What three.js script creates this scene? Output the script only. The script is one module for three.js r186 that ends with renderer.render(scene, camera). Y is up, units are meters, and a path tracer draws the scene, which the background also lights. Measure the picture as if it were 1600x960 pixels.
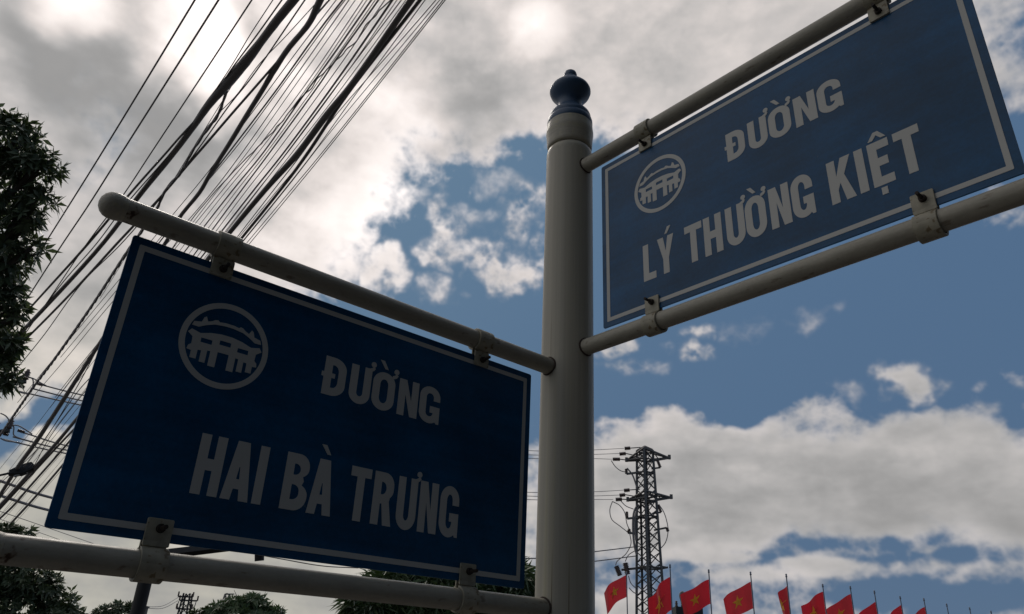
import * as THREE from 'three';
import { mergeGeometries } from 'three/addons/utils/BufferGeometryUtils.js';

// ------------------------------------------------------------------ camera, sky, sun, exposure
const scene = new THREE.Scene();
const EYE = new THREE.Vector3(0, 1.7, 0), FOCAL = 1163.4485, PITCH = 0.45032, ROLL = 0.04696;
const camera = new THREE.PerspectiveCamera(44.84, 1600 / 960, 0.05, 3000);
camera.rotation.order = 'YXZ';
camera.position.copy(EYE);
camera.rotation.set(PITCH, 0, ROLL);
camera.updateMatrixWorld(true);
const renderer = new THREE.WebGLRenderer({ antialias: true });
renderer.toneMapping = THREE.LinearToneMapping;
renderer.toneMappingExposure = 1.0;
renderer.shadowMap.enabled = true;

const RAD = Math.PI / 180;
const SUN = { az: -26, el: 47 };
function compass(az, el) { return new THREE.Vector3(Math.sin(az * RAD) * Math.cos(el * RAD), Math.sin(el * RAD), -Math.cos(az * RAD) * Math.cos(el * RAD)); }
const sunDir = compass(SUN.az, SUN.el);

// seeded noise
function rng(seed) { let a = seed >>> 0; return () => { a = (a + 0x6D2B79F5) >>> 0; let t = a; t = Math.imul(t ^ (t >>> 15), t | 1); t ^= t + Math.imul(t ^ (t >>> 7), t | 61); return ((t ^ (t >>> 14)) >>> 0) / 4294967296; }; }
const PERM = new Uint8Array(512), GRAD = new Float32Array(256 * 3);
{
  const r = rng(7), p = [...Array(256).keys()];
  for (let i = 255; i > 0; i--) { const j = Math.floor(r() * (i + 1)); [p[i], p[j]] = [p[j], p[i]]; }
  for (let i = 0; i < 512; i++) PERM[i] = p[i & 255];
  for (let i = 0; i < 256; i++) { const z = 2 * r() - 1, t = r() * 2 * Math.PI, q = Math.sqrt(1 - z * z); GRAD.set([q * Math.cos(t), q * Math.sin(t), z], i * 3); }
}
function noise(x, y, z) {
  const fx = Math.floor(x), fy = Math.floor(y), fz = Math.floor(z), X = fx & 255, Y = fy & 255, Z = fz & 255;
  x -= fx; y -= fy; z -= fz;
  const u = x * x * x * (x * (x * 6 - 15) + 10), v = y * y * y * (y * (y * 6 - 15) + 10), w = z * z * z * (z * (z * 6 - 15) + 10);
  let s = 0;
  for (let k = 0; k < 8; k++) {
    const i = k & 1, j = (k >> 1) & 1, l = k >> 2, h = PERM[PERM[PERM[X + i] + Y + j] + Z + l] * 3;
    s += (i ? u : 1 - u) * (j ? v : 1 - v) * (l ? w : 1 - w) * (GRAD[h] * (x - i) + GRAD[h + 1] * (y - j) + GRAD[h + 2] * (z - l));
  }
  return s * 1.6;
}
function fbm(x, y, z, octaves, gain = 0.5) {
  let a = 1, s = 0;
  for (let o = 0; o < octaves; o++) { s += a * noise(x, y, z); x = x * 2.03 + 11.3; y = y * 2.03 - 4.7; z = z * 2.03 + 7.9; a *= gain; }
  return s;
}
const clamp = (x, a, b) => Math.min(b, Math.max(a, x)), mix = (a, b, t) => a + (b - a) * t;
const step = (a, b, x) => { const t = clamp((x - a) / (b - a), 0, 1); return t * t * (3 - 2 * t); };

// The sky: air and broken cloud. Each entry is a mass of cloud (or a gap) at [compass bearing, elevation, half width, half height, amount] in degrees.
const CLOUDS = [[-31.1, 34.3, 15.8, 13.4, 1.6], [-0.1, 47.8, 22.2, 7.6, 1.6], [25.9, 45.2, 14.9, 6.8, 1.4], [41.1, 37.9, 3.3, 4.4, 0.5], [-19.1, 30.9, 5.5, 5, 1.05], [-21.1, 27.2, 4.7, 3.6, 0.8], [-34.1, 17.8, 5.4, 3.6, 0.9], [-28.4, 14.7, 7.5, 6.2, 0.7], [-17.8, 9.1, 12.7, 7.3, 0.8], [-31.5, 21.1, 5.8, 3.7, 0.6], [-29.8, 8.2, 7.8, 2.9, 0.9], [-19.7, 3.5, 16.8, 2.4, 1.1], [-32.1, 11.3, 2.1, 0.9, 0.8], [-3, 29.6, 8.3, 6.6, -1.7], [-8.2, 25.7, 6.3, 3.9, -1.3], [-1.9, 21.8, 8.3, 5.4, -1.5], [-5.4, 36.1, 1.1, 1.4, -0.9], [-12.3, 31.3, 1.9, 0.8, -0.7], [4.2, 34.7, 4.4, 4.3, -1.1], [0.5, 38.2, 1.9, 0.7, -0.4], [23.2, 23.1, 18.6, 6.8, -1.9], [10.8, 25.9, 7.6, 5.3, -1.2], [8.6, 20.6, 4.3, 1.9, -0.9], [15.5, 18, 3.7, 1.4, -0.6], [39.8, 32, 2.2, 2.7, -0.6], [-34.2, 11.5, 1.5, 1.3, -1.9], [-31.5, 13.6, 2.5, 1.1, -1.7], [9, 16.5, 5.2, 2.6, 1.7], [10.3, 12.1, 7, 3.4, 1.6], [18.7, 12.7, 7.8, 3.5, 1.6], [25.3, 13.5, 7.2, 3.4, 1.7], [31.9, 12.8, 6.8, 3.4, 1.7], [36.8, 11.4, 3.8, 3, 1.4], [14.4, 9.6, 6.2, 1.3, 0.8], [23, 8.7, 6.1, 0.5, -1], [32.9, 7.6, 4, 0.5, -0.7], [19.1, 7.9, 2.5, 0.4, -0.6], [16.8, 17, 2.3, 0.8, -0.6], [26.6, 6.9, 4.5, 0.6, 1.1], [22.8, 7.3, 3.2, 0.4, 1], [18.1, 6.6, 3.2, 0.5, 0.9], [9.4, 4.3, 2.7, 0.9, 1.5], [15.2, 7.7, 2.6, 0.3, 0.8], [30.5, 6.1, 2.1, 0.3, 0.5], [32.4, 5.1, 4, 0.9, -0.8], [22.9, 5.2, 6.3, 0.6, -0.6]];
const PUFFS = [[-6, 30.9, 1.7, 2.2, 1.3], [-3, 29.7, 2.5, 1.2, 1], [-6.9, 32.9, 1.2, 1.4, 1.1], [0.5, 32.9, 1.8, 1.9, 1.15], [-0, 28.4, 2.4, 1.9, 1.9], [-11.4, 27.6, 2.6, 1.8, 1.5], [-6.4, 26.9, 1.6, 1.2, 0.9], [2.4, 34.2, 0.9, 1.2, 1.2], [-9.8, 33.8, 1.9, 0.7, 0.5], [-1.1, 35, 1.9, 1, 0.5], [2, 30.5, 1.5, 0.7, 0.7], [-3.6, 32.5, 1.5, 0.7, 0.6], [15.4, 23.7, 1.8, 0.5, 1.5], [14.9, 22.4, 1.3, 0.7, 1.7], [9.4, 22.7, 2.2, 0.7, 1.5], [10.2, 21.4, 1.9, 0.6, 0.9], [30.7, 18.6, 1.5, 1.1, 2], [30, 18.2, 0.8, 0.6, 1.4], [25.9, 18.6, 1.4, 0.7, 0.55], [23.8, 23.9, 1.8, 0.8, 0.5], [34.2, 16.8, 1.2, 0.5, 0.9], [18.9, 23.5, 1.8, 0.9, 0.35]];
const DEPTHS = [[-19.7, 3.3, 16.8, 2.4, 0.45], [-30.6, 8.5, 7, 2.3, 0.3], [-40.8, 36.3, 3.3, 2.5, -0.25], [-33.8, 33.6, 7.7, 5.6, 1.25], [-38.3, 35.8, 2.8, 2.6, 0.5], [-41.1, 37, 2.6, 1.8, 0.8], [-29, 35.5, 3.4, 2.5, 0.5], [-6.4, 44, 6.4, 5.7, 0.38], [-2.7, 39.7, 3.3, 3.2, 0.4], [21.2, 45.2, 16.5, 7.9, -0.32], [-32.9, 22.9, 4.9, 2.9, 0.5], [-31.7, 14.9, 4.2, 1.6, 0.4], [-39.5, 39, 2.3, 2, -1.8], [-30.9, 40.9, 3.1, 3.3, -1.5], [-27.4, 38.7, 1.6, 2.7, -1.5], [-12.4, 32.1, 4.7, 2.8, -1.4], [-14.8, 38.6, 3.6, 2.2, -0.45], [1.2, 46.7, 1.9, 1.9, -1.5], [-10.1, 39.7, 3.2, 1.8, -0.35], [-17.6, 27.8, 5.8, 3.3, -1], [-22.1, 39.6, 2.5, 2.6, -0.6], [-22.2, 44, 2.4, 1.6, -0.5], [-11.2, 35.1, 2.8, 1.9, -0.5], [-41.3, 33, 1.8, 3.3, -0.5], [-34.2, 16.9, 4, 1.6, -0.4], [-21.6, 33.7, 5.1, 2.7, -0.5], [25.7, 10.9, 10.2, 1.7, 0.5], [21.9, 13.2, 5, 1.3, 0.3], [31.4, 14.3, 5.8, 1, -0.3], [10.5, 15.8, 4.2, 1.4, -0.3], [30.5, 9.5, 5.7, 0.8, 0.4]];
function blobs(list, az, el, wx, wy, largest) {
  let s = 0;
  for (const [a, e, w, h, k] of list) {
    let dx = az + wx * Math.min(3.2, 0.62 * w) - a; if (dx > 180) dx -= 360; else if (dx < -180) dx += 360;
    dx *= Math.cos(e * RAD) / w;
    const dy = (el + wy * Math.min(2.3, 0.6 * h) - e) / h, q = dx * dx + dy * dy;
    if (q < 4) { const v = k * Math.exp(-q * q * 0.5 - q * 0.35); s = largest ? Math.max(s, v * Math.exp(-q * 0.6)) : s + v; }
  }
  return s;
}
function makeSky(W, H) {
  const data = new Float32Array(W * H * 4), out = [0, 0, 0];
  function billow(x, y, z, octaves) { let a = 1, s = 0; for (let o = 0; o < octaves; o++) { s += a * (0.42 - Math.abs(noise(x, y, z))) * 1.3; x = x * 2.07 + 5.1; y = y * 2.07 + 9.2; z = z * 2.07 - 3.3; a *= 0.56; } return s; }
  function texture(dx, dy, dz, fine) { return 0.62 * fbm(dx * 6, dy * 8.5, dz * 6, fine ? 7 : 3, 0.52) + 0.55 * billow(dx * 15, dy * 20, dz * 15, fine ? 6 : 2); }
  function cloud(dx, dy, dz, az, el, fine) {
    const wx = fbm(dx * 8, dy * 8, dz * 8, 4), wy = fbm(dx * 8 + 31, dy * 8 - 17, dz * 8 + 5, 4);
    const far = step(50, 75, Math.abs(az) + Math.max(0, el - 46) * 2.2);
    const open = far * ((0.45 + 0.9 * noise(dx * 1.7 + 3, dy * 1.7, dz * 1.7)) * step(12, 34, el) - 0.3 + 1.1 * step(20, -60, az) * step(-175, -110, az));
    const c = blobs(CLOUDS, az, el, wx, wy) + open, tear = fine ? billow(dx * 55, dy * 70, dz * 55, 4) : 0, n = texture(dx, dy, dz, fine) + 0.16 * tear;
    const loose = fine ? blobs(PUFFS, az, el, wx + 1.4 * fbm(dx * 26, dy * 26, dz * 26, 4, 0.5), wy + 1.4 * fbm(dx * 26 + 9, dy * 26, dz * 26 - 6, 4, 0.5), true) : 0;
    const mass = c * 0.46 + n * 0.60 - 0.12, puff = loose > 0.05 ? 0.62 * (loose * (0.26 + 0.62 * n + 0.16 * tear) - 0.17) : -1;
    return [Math.max(mass, puff), n, wx, wy];
  }
  for (let j = 0; j < H; j++) {
    const el = ((j + 0.5) / H) * 180 - 90;
    for (let i = 0; i < W; i++) {
      const k = (j * W + i) * 4;
      if (el < -1) { data[k] = 0.2; data[k + 1] = 0.2; data[k + 2] = 0.2; data[k + 3] = 1; continue; }
      // equirectangular: u = atan2(z, x) / 2pi + 0.5
      const phi = ((i + 0.5) / W - 0.5) * 2 * Math.PI, ce = Math.cos(el * RAD), dx = Math.cos(phi) * ce, dz = Math.sin(phi) * ce, dy = Math.sin(el * RAD);
      const az = Math.atan2(dx, -dz) / RAD, seen = Math.abs(az) < 56 && el < 56;
      const near = Math.max(0, dx * sunDir.x + dy * sunDir.y + dz * sunDir.z), glow = Math.pow(near, 7), halo = Math.pow(near, 60);
      const low = Math.pow(1 - Math.max(0, dy), 6);
      const air = [mix(0.082, 0.108, low) + 0.062 * glow, mix(0.150, 0.166, low) + 0.085 * glow, mix(0.260, 0.252, low) + 0.075 * glow];
      const [d, n, wx, wy] = cloud(dx, dy, dz, az, el, seen);
      const cover = 1 - Math.exp(-Math.pow(Math.max(0, d + 0.10), 1.7) * 6);
      if (cover > 0.002) {
        let lit = 0;
        if (seen) { const s = 0.013; lit = n - texture(dx + sunDir.x * s, dy + sunDir.y * s, dz + sunDir.z * s, true); }
        const fold = seen ? fbm(dx * 11, dy * 30, dz * 11, 5, 0.5) : 0;
        const depth = (0.17 + 0.10 * step(24, 14, el)) * fold + 0.34 * step(0.1, 1.1, d) + 0.25 + 0.40 * blobs(DEPTHS, az, el, wx, wy) + 0.07 * n - 0.60 * lit * mix(1, 0.35, step(0.15, 0.7, d));
        const shine = 0.565 + 0.22 * near * near + 0.42 * glow + 0.12 * halo, dull = mix(0.305, 0.335, glow);
        const b = mix(shine, dull, step(-0.25, 1.15, depth)) * (1 + 0.05 * n) + 0.42 * glow * step(0.0, -0.7, depth);
        const warm = step(0.3, 0.8, b), left = step(28, 6, el) * step(15, -20, az) * step(0.25, 0.5, b);
        const col = [b * (1.0 + 0.02 * warm), b * mix(0.985, 0.935, warm), b * mix(0.975, 0.895, warm) * (1 - 0.10 * left)];
        for (let c = 0; c < 3; c++) out[c] = mix(air[c], col[c], cover);
      } else for (let c = 0; c < 3; c++) out[c] = air[c];
      data[k] = out[0]; data[k + 1] = out[1]; data[k + 2] = out[2]; data[k + 3] = 1;
    }
  }
  const t = new THREE.DataTexture(data, W, H, THREE.RGBAFormat, THREE.FloatType);
  t.mapping = THREE.EquirectangularReflectionMapping;
  t.minFilter = t.magFilter = THREE.LinearFilter;
  t.needsUpdate = true;
  return t;
}
const sky = makeSky(4096, 2048);
scene.background = sky;
scene.environment = sky;

// the sun, veiled by the cloud in the upper left
const sun = new THREE.DirectionalLight(new THREE.Color(1.0, 0.93, 0.84), 0.9);
sun.position.copy(sunDir).multiplyScalar(80);
sun.castShadow = true;
sun.shadow.radius = 22;
sun.shadow.mapSize.set(2048, 2048);
Object.assign(sun.shadow.camera, { left: -40, right: 40, top: 40, bottom: -40, near: 1, far: 220 });
sun.name = 'sun';
scene.add(sun, sun.target);

// ------------------------------------------------------------------ helpers
const V = (x, y, z) => new THREE.Vector3(x, y, z);
const MAT = {};
function material(name, r, g, b, rough = 0.7, more = {}) {
  const m = new THREE.MeshPhysicalMaterial({ roughness: rough, metalness: 0, side: THREE.DoubleSide, ...more });
  m.color.setRGB(r, g, b); m.name = name; MAT[name] = m;
  return m;
}
const taken = {};
function numbered(name) { const n = taken[name] = (taken[name] ?? -1) + 1; return n ? `${name}_${String(n).padStart(3, '0')}` : name; }
function tag(o, label, category, group) { o.userData.label = label; o.userData.category = category; if (group) o.userData.group = group; return o; }
function thing(name, label, category, pos = V(0, 0, 0), turn = 0, group) {
  const o = new THREE.Group(); o.name = numbered(name); o.position.copy(pos); o.rotation.y = turn; scene.add(o);
  return tag(o, label, category, group);
}
function part(name, geometry, mat, parent) {
  const m = new THREE.Mesh(geometry, mat); m.name = name; m.castShadow = m.receiveShadow = true; (parent ?? scene).add(m);
  return m;
}
function structure(name, geometry, mat) { const m = part(name, geometry, mat); m.userData.kind = 'structure'; return m; }
// a point at a given distance from where the photographer stands, by bearing as measured on the photograph
function sight(px, py) { return V((px - 800) / FOCAL, -(py - 480) / FOCAL, -1).applyQuaternion(camera.quaternion).normalize(); }
function at(px, py, distance) { return sight(px, py).multiplyScalar(distance).add(EYE); }
function over(px, py, range) { const d = sight(px, py); return d.multiplyScalar(range / Math.hypot(d.x, d.z)).add(EYE); }
const inverse = camera.quaternion.clone().invert();
function rowOf(p) { const q = p.clone().sub(EYE).applyQuaternion(inverse); return 480 + FOCAL * q.y / q.z; }
function heightAt(x, z, row) { let a = -5, b = 80; for (let i = 0; i < 50; i++) { const m = (a + b) / 2; if (rowOf(V(x, m, z)) > row) a = m; else b = m; } return a; }

// a tube through points, a radius for each
function tube(points, radii, sides = 8, caps = true) {
  const n = points.length, pos = [], nor = [], uv = [], idx = [];
  const T = points.map((p, i) => points[Math.min(i + 1, n - 1)].clone().sub(points[Math.max(i - 1, 0)]).normalize());
  let N = Math.abs(T[0].y) > 0.9 ? V(1, 0, 0) : V(0, 1, 0);
  N.addScaledVector(T[0], -N.dot(T[0])).normalize();
  let along = 0;
  for (let i = 0; i < n; i++) {
    N.addScaledVector(T[i], -N.dot(T[i])).normalize();
    const B = T[i].clone().cross(N), r = Array.isArray(radii) ? radii[i] : radii;
    if (i) along += points[i].distanceTo(points[i - 1]);
    for (let k = 0; k <= sides; k++) {
      const a = k / sides * 2 * Math.PI, c = Math.cos(a), s = Math.sin(a), d = N.clone().multiplyScalar(c).addScaledVector(B, s);
      pos.push(points[i].x + d.x * r, points[i].y + d.y * r, points[i].z + d.z * r); nor.push(d.x, d.y, d.z); uv.push(along, k / sides);
    }
  }
  const row = sides + 1;
  for (let i = 0; i + 1 < n; i++) for (let k = 0; k < sides; k++) { const a = i * row + k, b = a + row; idx.push(a, a + 1, b, b, a + 1, b + 1); }
  if (caps) for (const [i, s] of [[0, -1], [n - 1, 1]]) {
    const c = pos.length / 3, t = T[i]; pos.push(points[i].x, points[i].y, points[i].z); nor.push(t.x * s, t.y * s, t.z * s); uv.push(0, 0);
    for (let k = 0; k <= sides; k++) { const j = (i * row + k) * 3; pos.push(pos[j], pos[j + 1], pos[j + 2]); nor.push(t.x * s, t.y * s, t.z * s); uv.push(0, 0); }
    for (let k = 0; k < sides; k++) s < 0 ? idx.push(c, c + 2 + k, c + 1 + k) : idx.push(c, c + 1 + k, c + 2 + k);
  }
  const g = new THREE.BufferGeometry();
  g.setAttribute('position', new THREE.Float32BufferAttribute(pos, 3)); g.setAttribute('normal', new THREE.Float32BufferAttribute(nor, 3)); g.setAttribute('uv', new THREE.Float32BufferAttribute(uv, 2)); g.setIndex(idx);
  return g;
}
function curve(points, count) { return new THREE.CatmullRomCurve3(points, false, 'centripetal').getPoints(count); }
function box(w, h, d, x = 0, y = 0, z = 0) { return new THREE.BoxGeometry(w, h, d).translate(x, y, z); }
const UNIT = new THREE.BoxGeometry(1, 1, 1), ROD = new THREE.CylinderGeometry(1, 1, 1, 8);
function bar(name, a, b, w, mat, parent, d = w) {      // a square bar between two points, sharing one geometry
  const m = part(name, UNIT, mat, parent), t = b.clone().sub(a);
  m.position.copy(a).addScaledVector(t, 0.5); m.scale.set(w, t.length(), d);
  m.quaternion.setFromUnitVectors(V(0, 1, 0), t.clone().normalize());
  return m;
}
function rod(name, a, b, r, mat, parent) { const m = bar(name, a, b, r, mat, parent); m.geometry = ROD; return m; }
function lathe(profile, segments = 40) { return new THREE.LatheGeometry(profile.map(([r, y]) => new THREE.Vector2(r, y)), segments); }

// computed textures
function grain(w, h, fn, srgb = true) {
  const d = new Uint8Array(w * h * 4);
  for (let j = 0; j < h; j++) for (let i = 0; i < w; i++) { const c = fn(i / w, j / h), k = (j * w + i) * 4; d[k] = clamp(c[0], 0, 1) * 255; d[k + 1] = clamp(c[1], 0, 1) * 255; d[k + 2] = clamp(c[2], 0, 1) * 255; d[k + 3] = 255; }
  const t = new THREE.DataTexture(d, w, h, THREE.RGBAFormat); t.magFilter = t.minFilter = THREE.LinearFilter; t.wrapS = t.wrapT = THREE.RepeatWrapping;
  if (srgb) t.colorSpace = THREE.SRGBColorSpace; t.needsUpdate = true;
  return t;
}
// a noise that closes on itself around the second coordinate
const ring = (u, v, f, r, o) => fbm(u * f, Math.cos(v * 2 * Math.PI) * r, Math.sin(v * 2 * Math.PI) * r + u * 0.3, o);

// ------------------------------------------------------------------ materials
const PAINT = [0.86, 0.845, 0.80];
const paintMap = grain(1024, 256, (u, v) => {       // cream gloss paint with dust, runs and chips
  const a = ring(u, v, 14, 1.2, 5), b = ring(u + 5, v, 90, 5, 3), run = ring(u * 0.25 + 9, v, 6, 9, 4), chip = ring(u + 2, v, 46, 3.2, 4);
  const s = 1 + 0.05 * a + 0.03 * b - 0.09 * step(0.25, 0.9, run);
  const k = step(0.98, 1.12, chip);
  return PAINT.map((c, i) => mix(c * s * (1 - (i === 2 ? 0.05 : 0) * step(0.1, 0.8, a)), [0.36, 0.27, 0.2][i], k));
});
const paintBump = grain(512, 256, (u, v) => { const n = 0.5 + 0.25 * ring(u, v, 40, 3, 4); return [n, n, n]; }, false);
const armMap = grain(2048, 256, (u, v) => {         // the same paint on an arm: u runs from the post to the tip
  const a = ring(u, v, 16, 1.1, 5), b = ring(u + 5, v, 110, 4, 3), blot = ring(u + 3, v, 30, 1.6, 4);
  let c = PAINT.map((q) => q * (1 + 0.05 * a + 0.03 * b));
  const k = 0.45 * step(0.55, 1.0, blot);
  c = c.map((q, i) => mix(q, [0.46, 0.40, 0.33][i], k));
  const tip = step(0.972, 1.0, u + 0.02 * ring(u + 7, v, 60, 1.5, 3)) * step(-0.25, 0.35, ring(u + 1, v, 70, 1.4, 4));
  return c.map((q, i) => mix(q, [0.27, 0.16, 0.10][i], tip));
});
paintMap.repeat.set(1.1, 1);
material('cream_paint', 0.63, 0.615, 0.57, 0.42, { map: paintMap, bumpMap: paintBump, bumpScale: 0.0006 });
material('arm_paint', 0.54, 0.525, 0.485, 0.42, { map: armMap, bumpMap: paintBump, bumpScale: 0.0005 });
const clampMap = grain(256, 256, (u, v) => { const a = fbm(u * 6, v * 6, 5.5, 5), r = step(0.35, 0.8, fbm(u * 9 + 3, v * 9, 1.5, 4)); return [0.78, 0.765, 0.71].map((c, i) => mix(c * (1 + 0.10 * a), [0.50, 0.42, 0.30][i], 0.7 * r)); });
clampMap.repeat.set(11, 11);
material('clamp_paint', 0.66, 0.64, 0.58, 0.5, { map: clampMap });
material('blue_gloss', 0.055, 0.105, 0.19, 0.42);
material('weld', 0.07, 0.05, 0.04, 0.85);
material('bolt_rust', 0.045, 0.035, 0.03, 0.75, { metalness: 0.3 });
const filmMap = grain(1024, 512, (u, v) => {        // blue film with dust specks and wiped patches
  const a = fbm(u * 7, v * 4, 1.5, 5), b = fbm(u * 150, v * 80, 4.5, 2), w = fbm(u * 3 + 4, v * 22, 8.5, 4);
  const s = 1 + 0.12 * a + 0.06 * b + 0.07 * w;
  const speck = step(1.02, 1.15, fbm(u * 60, v * 32, 2.2, 3));
  return [mix(0.01 * s, 0.30, speck), mix(0.30 * s, 0.38, speck), mix(0.47 * s, 0.48, speck)];
});
const filmRough = grain(512, 256, (u, v) => { const n = 0.62 + 0.12 * fbm(u * 9, v * 5, 3.3, 5); return [n, n, n]; }, false);
material('blue_film', 1, 1, 1, 0.62, { map: filmMap, roughnessMap: filmRough, specularIntensity: 0.75 });
MAT.blue_film.roughness = 0.6;
material('white_film', 0.56, 0.56, 0.535, 0.5);
material('sign_back', 0.32, 0.32, 0.33, 0.5, { metalness: 0.6 });
material('cable_black_lifted', 0.26, 0.24, 0.235, 0.6);  // black sheath raised to grey, standing in for veiling glare
material('cable_grey', 0.30, 0.285, 0.28, 0.6);
material('galvanised', 0.125, 0.122, 0.118, 0.6, { metalness: 0.25 });
material('dark_steel', 0.022, 0.023, 0.024, 0.6, { metalness: 0.2 });
material('porcelain', 0.10, 0.06, 0.045, 0.3);
material('bark', 0.085, 0.07, 0.055, 0.9);
material('leaf', 0.085, 0.120, 0.048, 0.5, { transmission: 0.42, thickness: 0 });
material('leaf_fresh', 0.075, 0.125, 0.035, 0.6, { transmission: 0.38, thickness: 0 });
material('leaf_dark', 0.035, 0.046, 0.022, 0.6, { transmission: 0.2, thickness: 0 });
material('flag_red', 0.72, 0.020, 0.035, 0.9, { transmission: 0.5, thickness: 0 });
material('flag_red_faded', 0.66, 0.035, 0.045, 0.9, { transmission: 0.55, thickness: 0 });
material('flag_gold', 0.92, 0.50, 0.03, 0.9, { transmission: 0.35, thickness: 0 });
material('pole_grey', 0.16, 0.18, 0.22, 0.45, { metalness: 0.3 });
material('concrete', 0.24, 0.235, 0.225, 0.9);
const groundMap = grain(512, 512, (u, v) => { const n = 1 + 0.12 * fbm(u * 30, v * 30, 0.5, 5) + 0.1 * fbm(u * 4, v * 4, 6.5, 4); return [0.30 * n, 0.295 * n, 0.29 * n]; });
groundMap.repeat.set(200, 200);
material('asphalt', 0.62, 0.62, 0.62, 0.95, { map: groundMap });
const slabMap = grain(512, 512, (u, v) => { const n = 1 + 0.10 * fbm(u * 24, v * 24, 9.5, 5); return [0.42 * n, 0.40 * n, 0.38 * n]; });
slabMap.repeat.set(6, 6);
material('paving', 0.8, 0.8, 0.8, 0.9, { map: slabMap });

// ------------------------------------------------------------------ ground, pavement
structure('ground', new THREE.CircleGeometry(900, 64).rotateX(-Math.PI / 2), MAT.asphalt);
{
  const s = new THREE.Shape(); s.moveTo(-1.6, -1.6); s.lineTo(1.0, -1.6); s.quadraticCurveTo(1.6, -1.6, 1.6, -1.0); s.lineTo(1.6, 1.6); s.lineTo(-1.6, 1.6); s.closePath();
  const g = new THREE.ExtrudeGeometry(s, { depth: 0.13, bevelEnabled: true, bevelSize: 0.01, bevelThickness: 0.01, bevelSegments: 2 }).rotateX(-Math.PI / 2);
  const m = structure('pavement', g, MAT.paving); m.position.set(0.3, 0.005, -2.2); m.rotation.y = 0.7;
}

// ------------------------------------------------------------------ the sign post
const POST = V(0.12896, 0, -1.54469), POST_R = 0.0583, ARM_R = 0.0182;
const DIR_L = V(Math.cos(3.834872), 0, -Math.sin(3.834872)), DIR_R = V(Math.cos(-0.85914), 0, -Math.sin(-0.85914));
const SIGN_W = 0.80, SIGN_H = 0.4242, GAP_L = 0.1076, GAP_R = 0.1094, TOP_L = 1.7 + 0.55625, TOP_R = 1.7 + 1.08877;
const post = thing('sign_post', 'round cream street sign post with blue turned finial and four arms', 'sign post', V(POST.x, 0.14, POST.z));
{
  const y0 = -0.02, e = 1.7 - 0.14;                     // e: eye height above the group's base
  part('shaft', lathe([[0, y0], [POST_R, y0], [POST_R, e + 1.172], [0.0578, e + 1.182], [0.0560, e + 1.190], [0.0515, e + 1.196], [0.0500, e + 1.197]], 64), MAT.cream_paint, post);
  part('base_plate', box(0.26, 0.016, 0.26, 0, 0.008, 0), MAT.cream_paint, post);
  part('collar', lathe([[0.0495, e + 1.198], [0.0545, e + 1.199], [0.0568, e + 1.203], [0.0578, e + 1.210], [0.0588, e + 1.228], [0.0600, e + 1.240], [0.0608, e + 1.245], [0.0608, e + 1.253], [0.0598, e + 1.260], [0.0590, e + 1.275]], 64), MAT.cream_paint, post);
  const fin = part('finial', lathe([[0.0520, e + 1.312], [0.0495, e + 1.317], [0.0440, e + 1.322], [0.0360, e + 1.330], [0.0318, e + 1.338], [0.0305, e + 1.345], [0.0308, e + 1.352], [0.0325, e + 1.359], [0.0375, e + 1.367], [0.0455, e + 1.375], [0.0520, e + 1.384], [0.0548, e + 1.392], [0.0545, e + 1.398], [0.0515, e + 1.405], [0.0455, e + 1.412], [0.0375, e + 1.420], [0.0295, e + 1.427], [0.0230, e + 1.434], [0.0195, e + 1.440], [0.0178, e + 1.444]], 64), MAT.blue_gloss, post);
  part('ring', lathe([[0.0565, e + 1.273], [0.0585, e + 1.276], [0.0592, e + 1.281], [0.0588, e + 1.289], [0.0570, e + 1.295], [0.0545, e + 1.298]], 64), MAT.blue_gloss, fin);
  part('ring', lathe([[0.0545, e + 1.296], [0.0548, e + 1.300], [0.0545, e + 1.307], [0.0528, e + 1.312], [0.0500, e + 1.315]], 64), MAT.blue_gloss, fin);
  part('knob', lathe([[0.0170, e + 1.443], [0.0180, e + 1.447], [0.0180, e + 1.454], [0.0160, e + 1.461], [0.0110, e + 1.466], [0.0050, e + 1.468], [0, e + 1.4685]], 32), MAT.blue_gloss, fin);
  for (const [dir, gap, h] of [[DIR_L, GAP_L, 0.59054], [DIR_L, GAP_L + 0.018, 0.10171], [DIR_R, GAP_R, 1.12315], [DIR_R, GAP_R, 0.63672]]) {
    const y = e + h, s0 = 0.052, s1 = gap + SIGN_W + 0.022, side = dir.clone().cross(V(0, 1, 0)), pts = [];
    for (let i = 0; i <= 24; i++) pts.push(dir.clone().multiplyScalar(mix(s0, s1, i / 24)).setY(y));
    const g = tube(pts, ARM_R, 40, false), uv = g.attributes.uv; for (let i = 0; i < uv.count; i++) uv.setX(i, uv.getX(i) / (s1 - s0) + h * 0);
    const arm = part('arm', g, MAT.arm_paint, post);
    const cap = lathe([[0, -0.0215], [0.0075, -0.0202], [0.0140, -0.0163], [0.0185, -0.0105], [0.0205, -0.0040], [0.0207, 0.002], [0.0200, 0.008], [0.0185, 0.0135], [0.0183, 0.016]], 40);
    cap.applyQuaternion(new THREE.Quaternion().setFromUnitVectors(V(0, -1, 0), dir)); cap.translate(dir.x * (s1 + 0.014), y, dir.z * (s1 + 0.014));
    part('end_cap', cap, MAT.clamp_paint === undefined ? MAT.arm_paint : MAT.cream_paint, arm);
    const weld = [];
    for (let i = 0; i <= 36; i++) { const a = i / 36 * 2 * Math.PI, r = ARM_R + 0.0012, c = r * Math.cos(a), s = Math.sqrt(POST_R * POST_R - c * c) + 0.0008; weld.push(dir.clone().multiplyScalar(s).addScaledVector(side, c).setY(y + r * Math.sin(a))); }
    part('weld_bead', tube(weld, weld.map((_, i) => 0.0019 + 0.0005 * noise(i * 0.7, h * 9, 2)), 8, false), MAT.weld, arm);
  }
}

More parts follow.
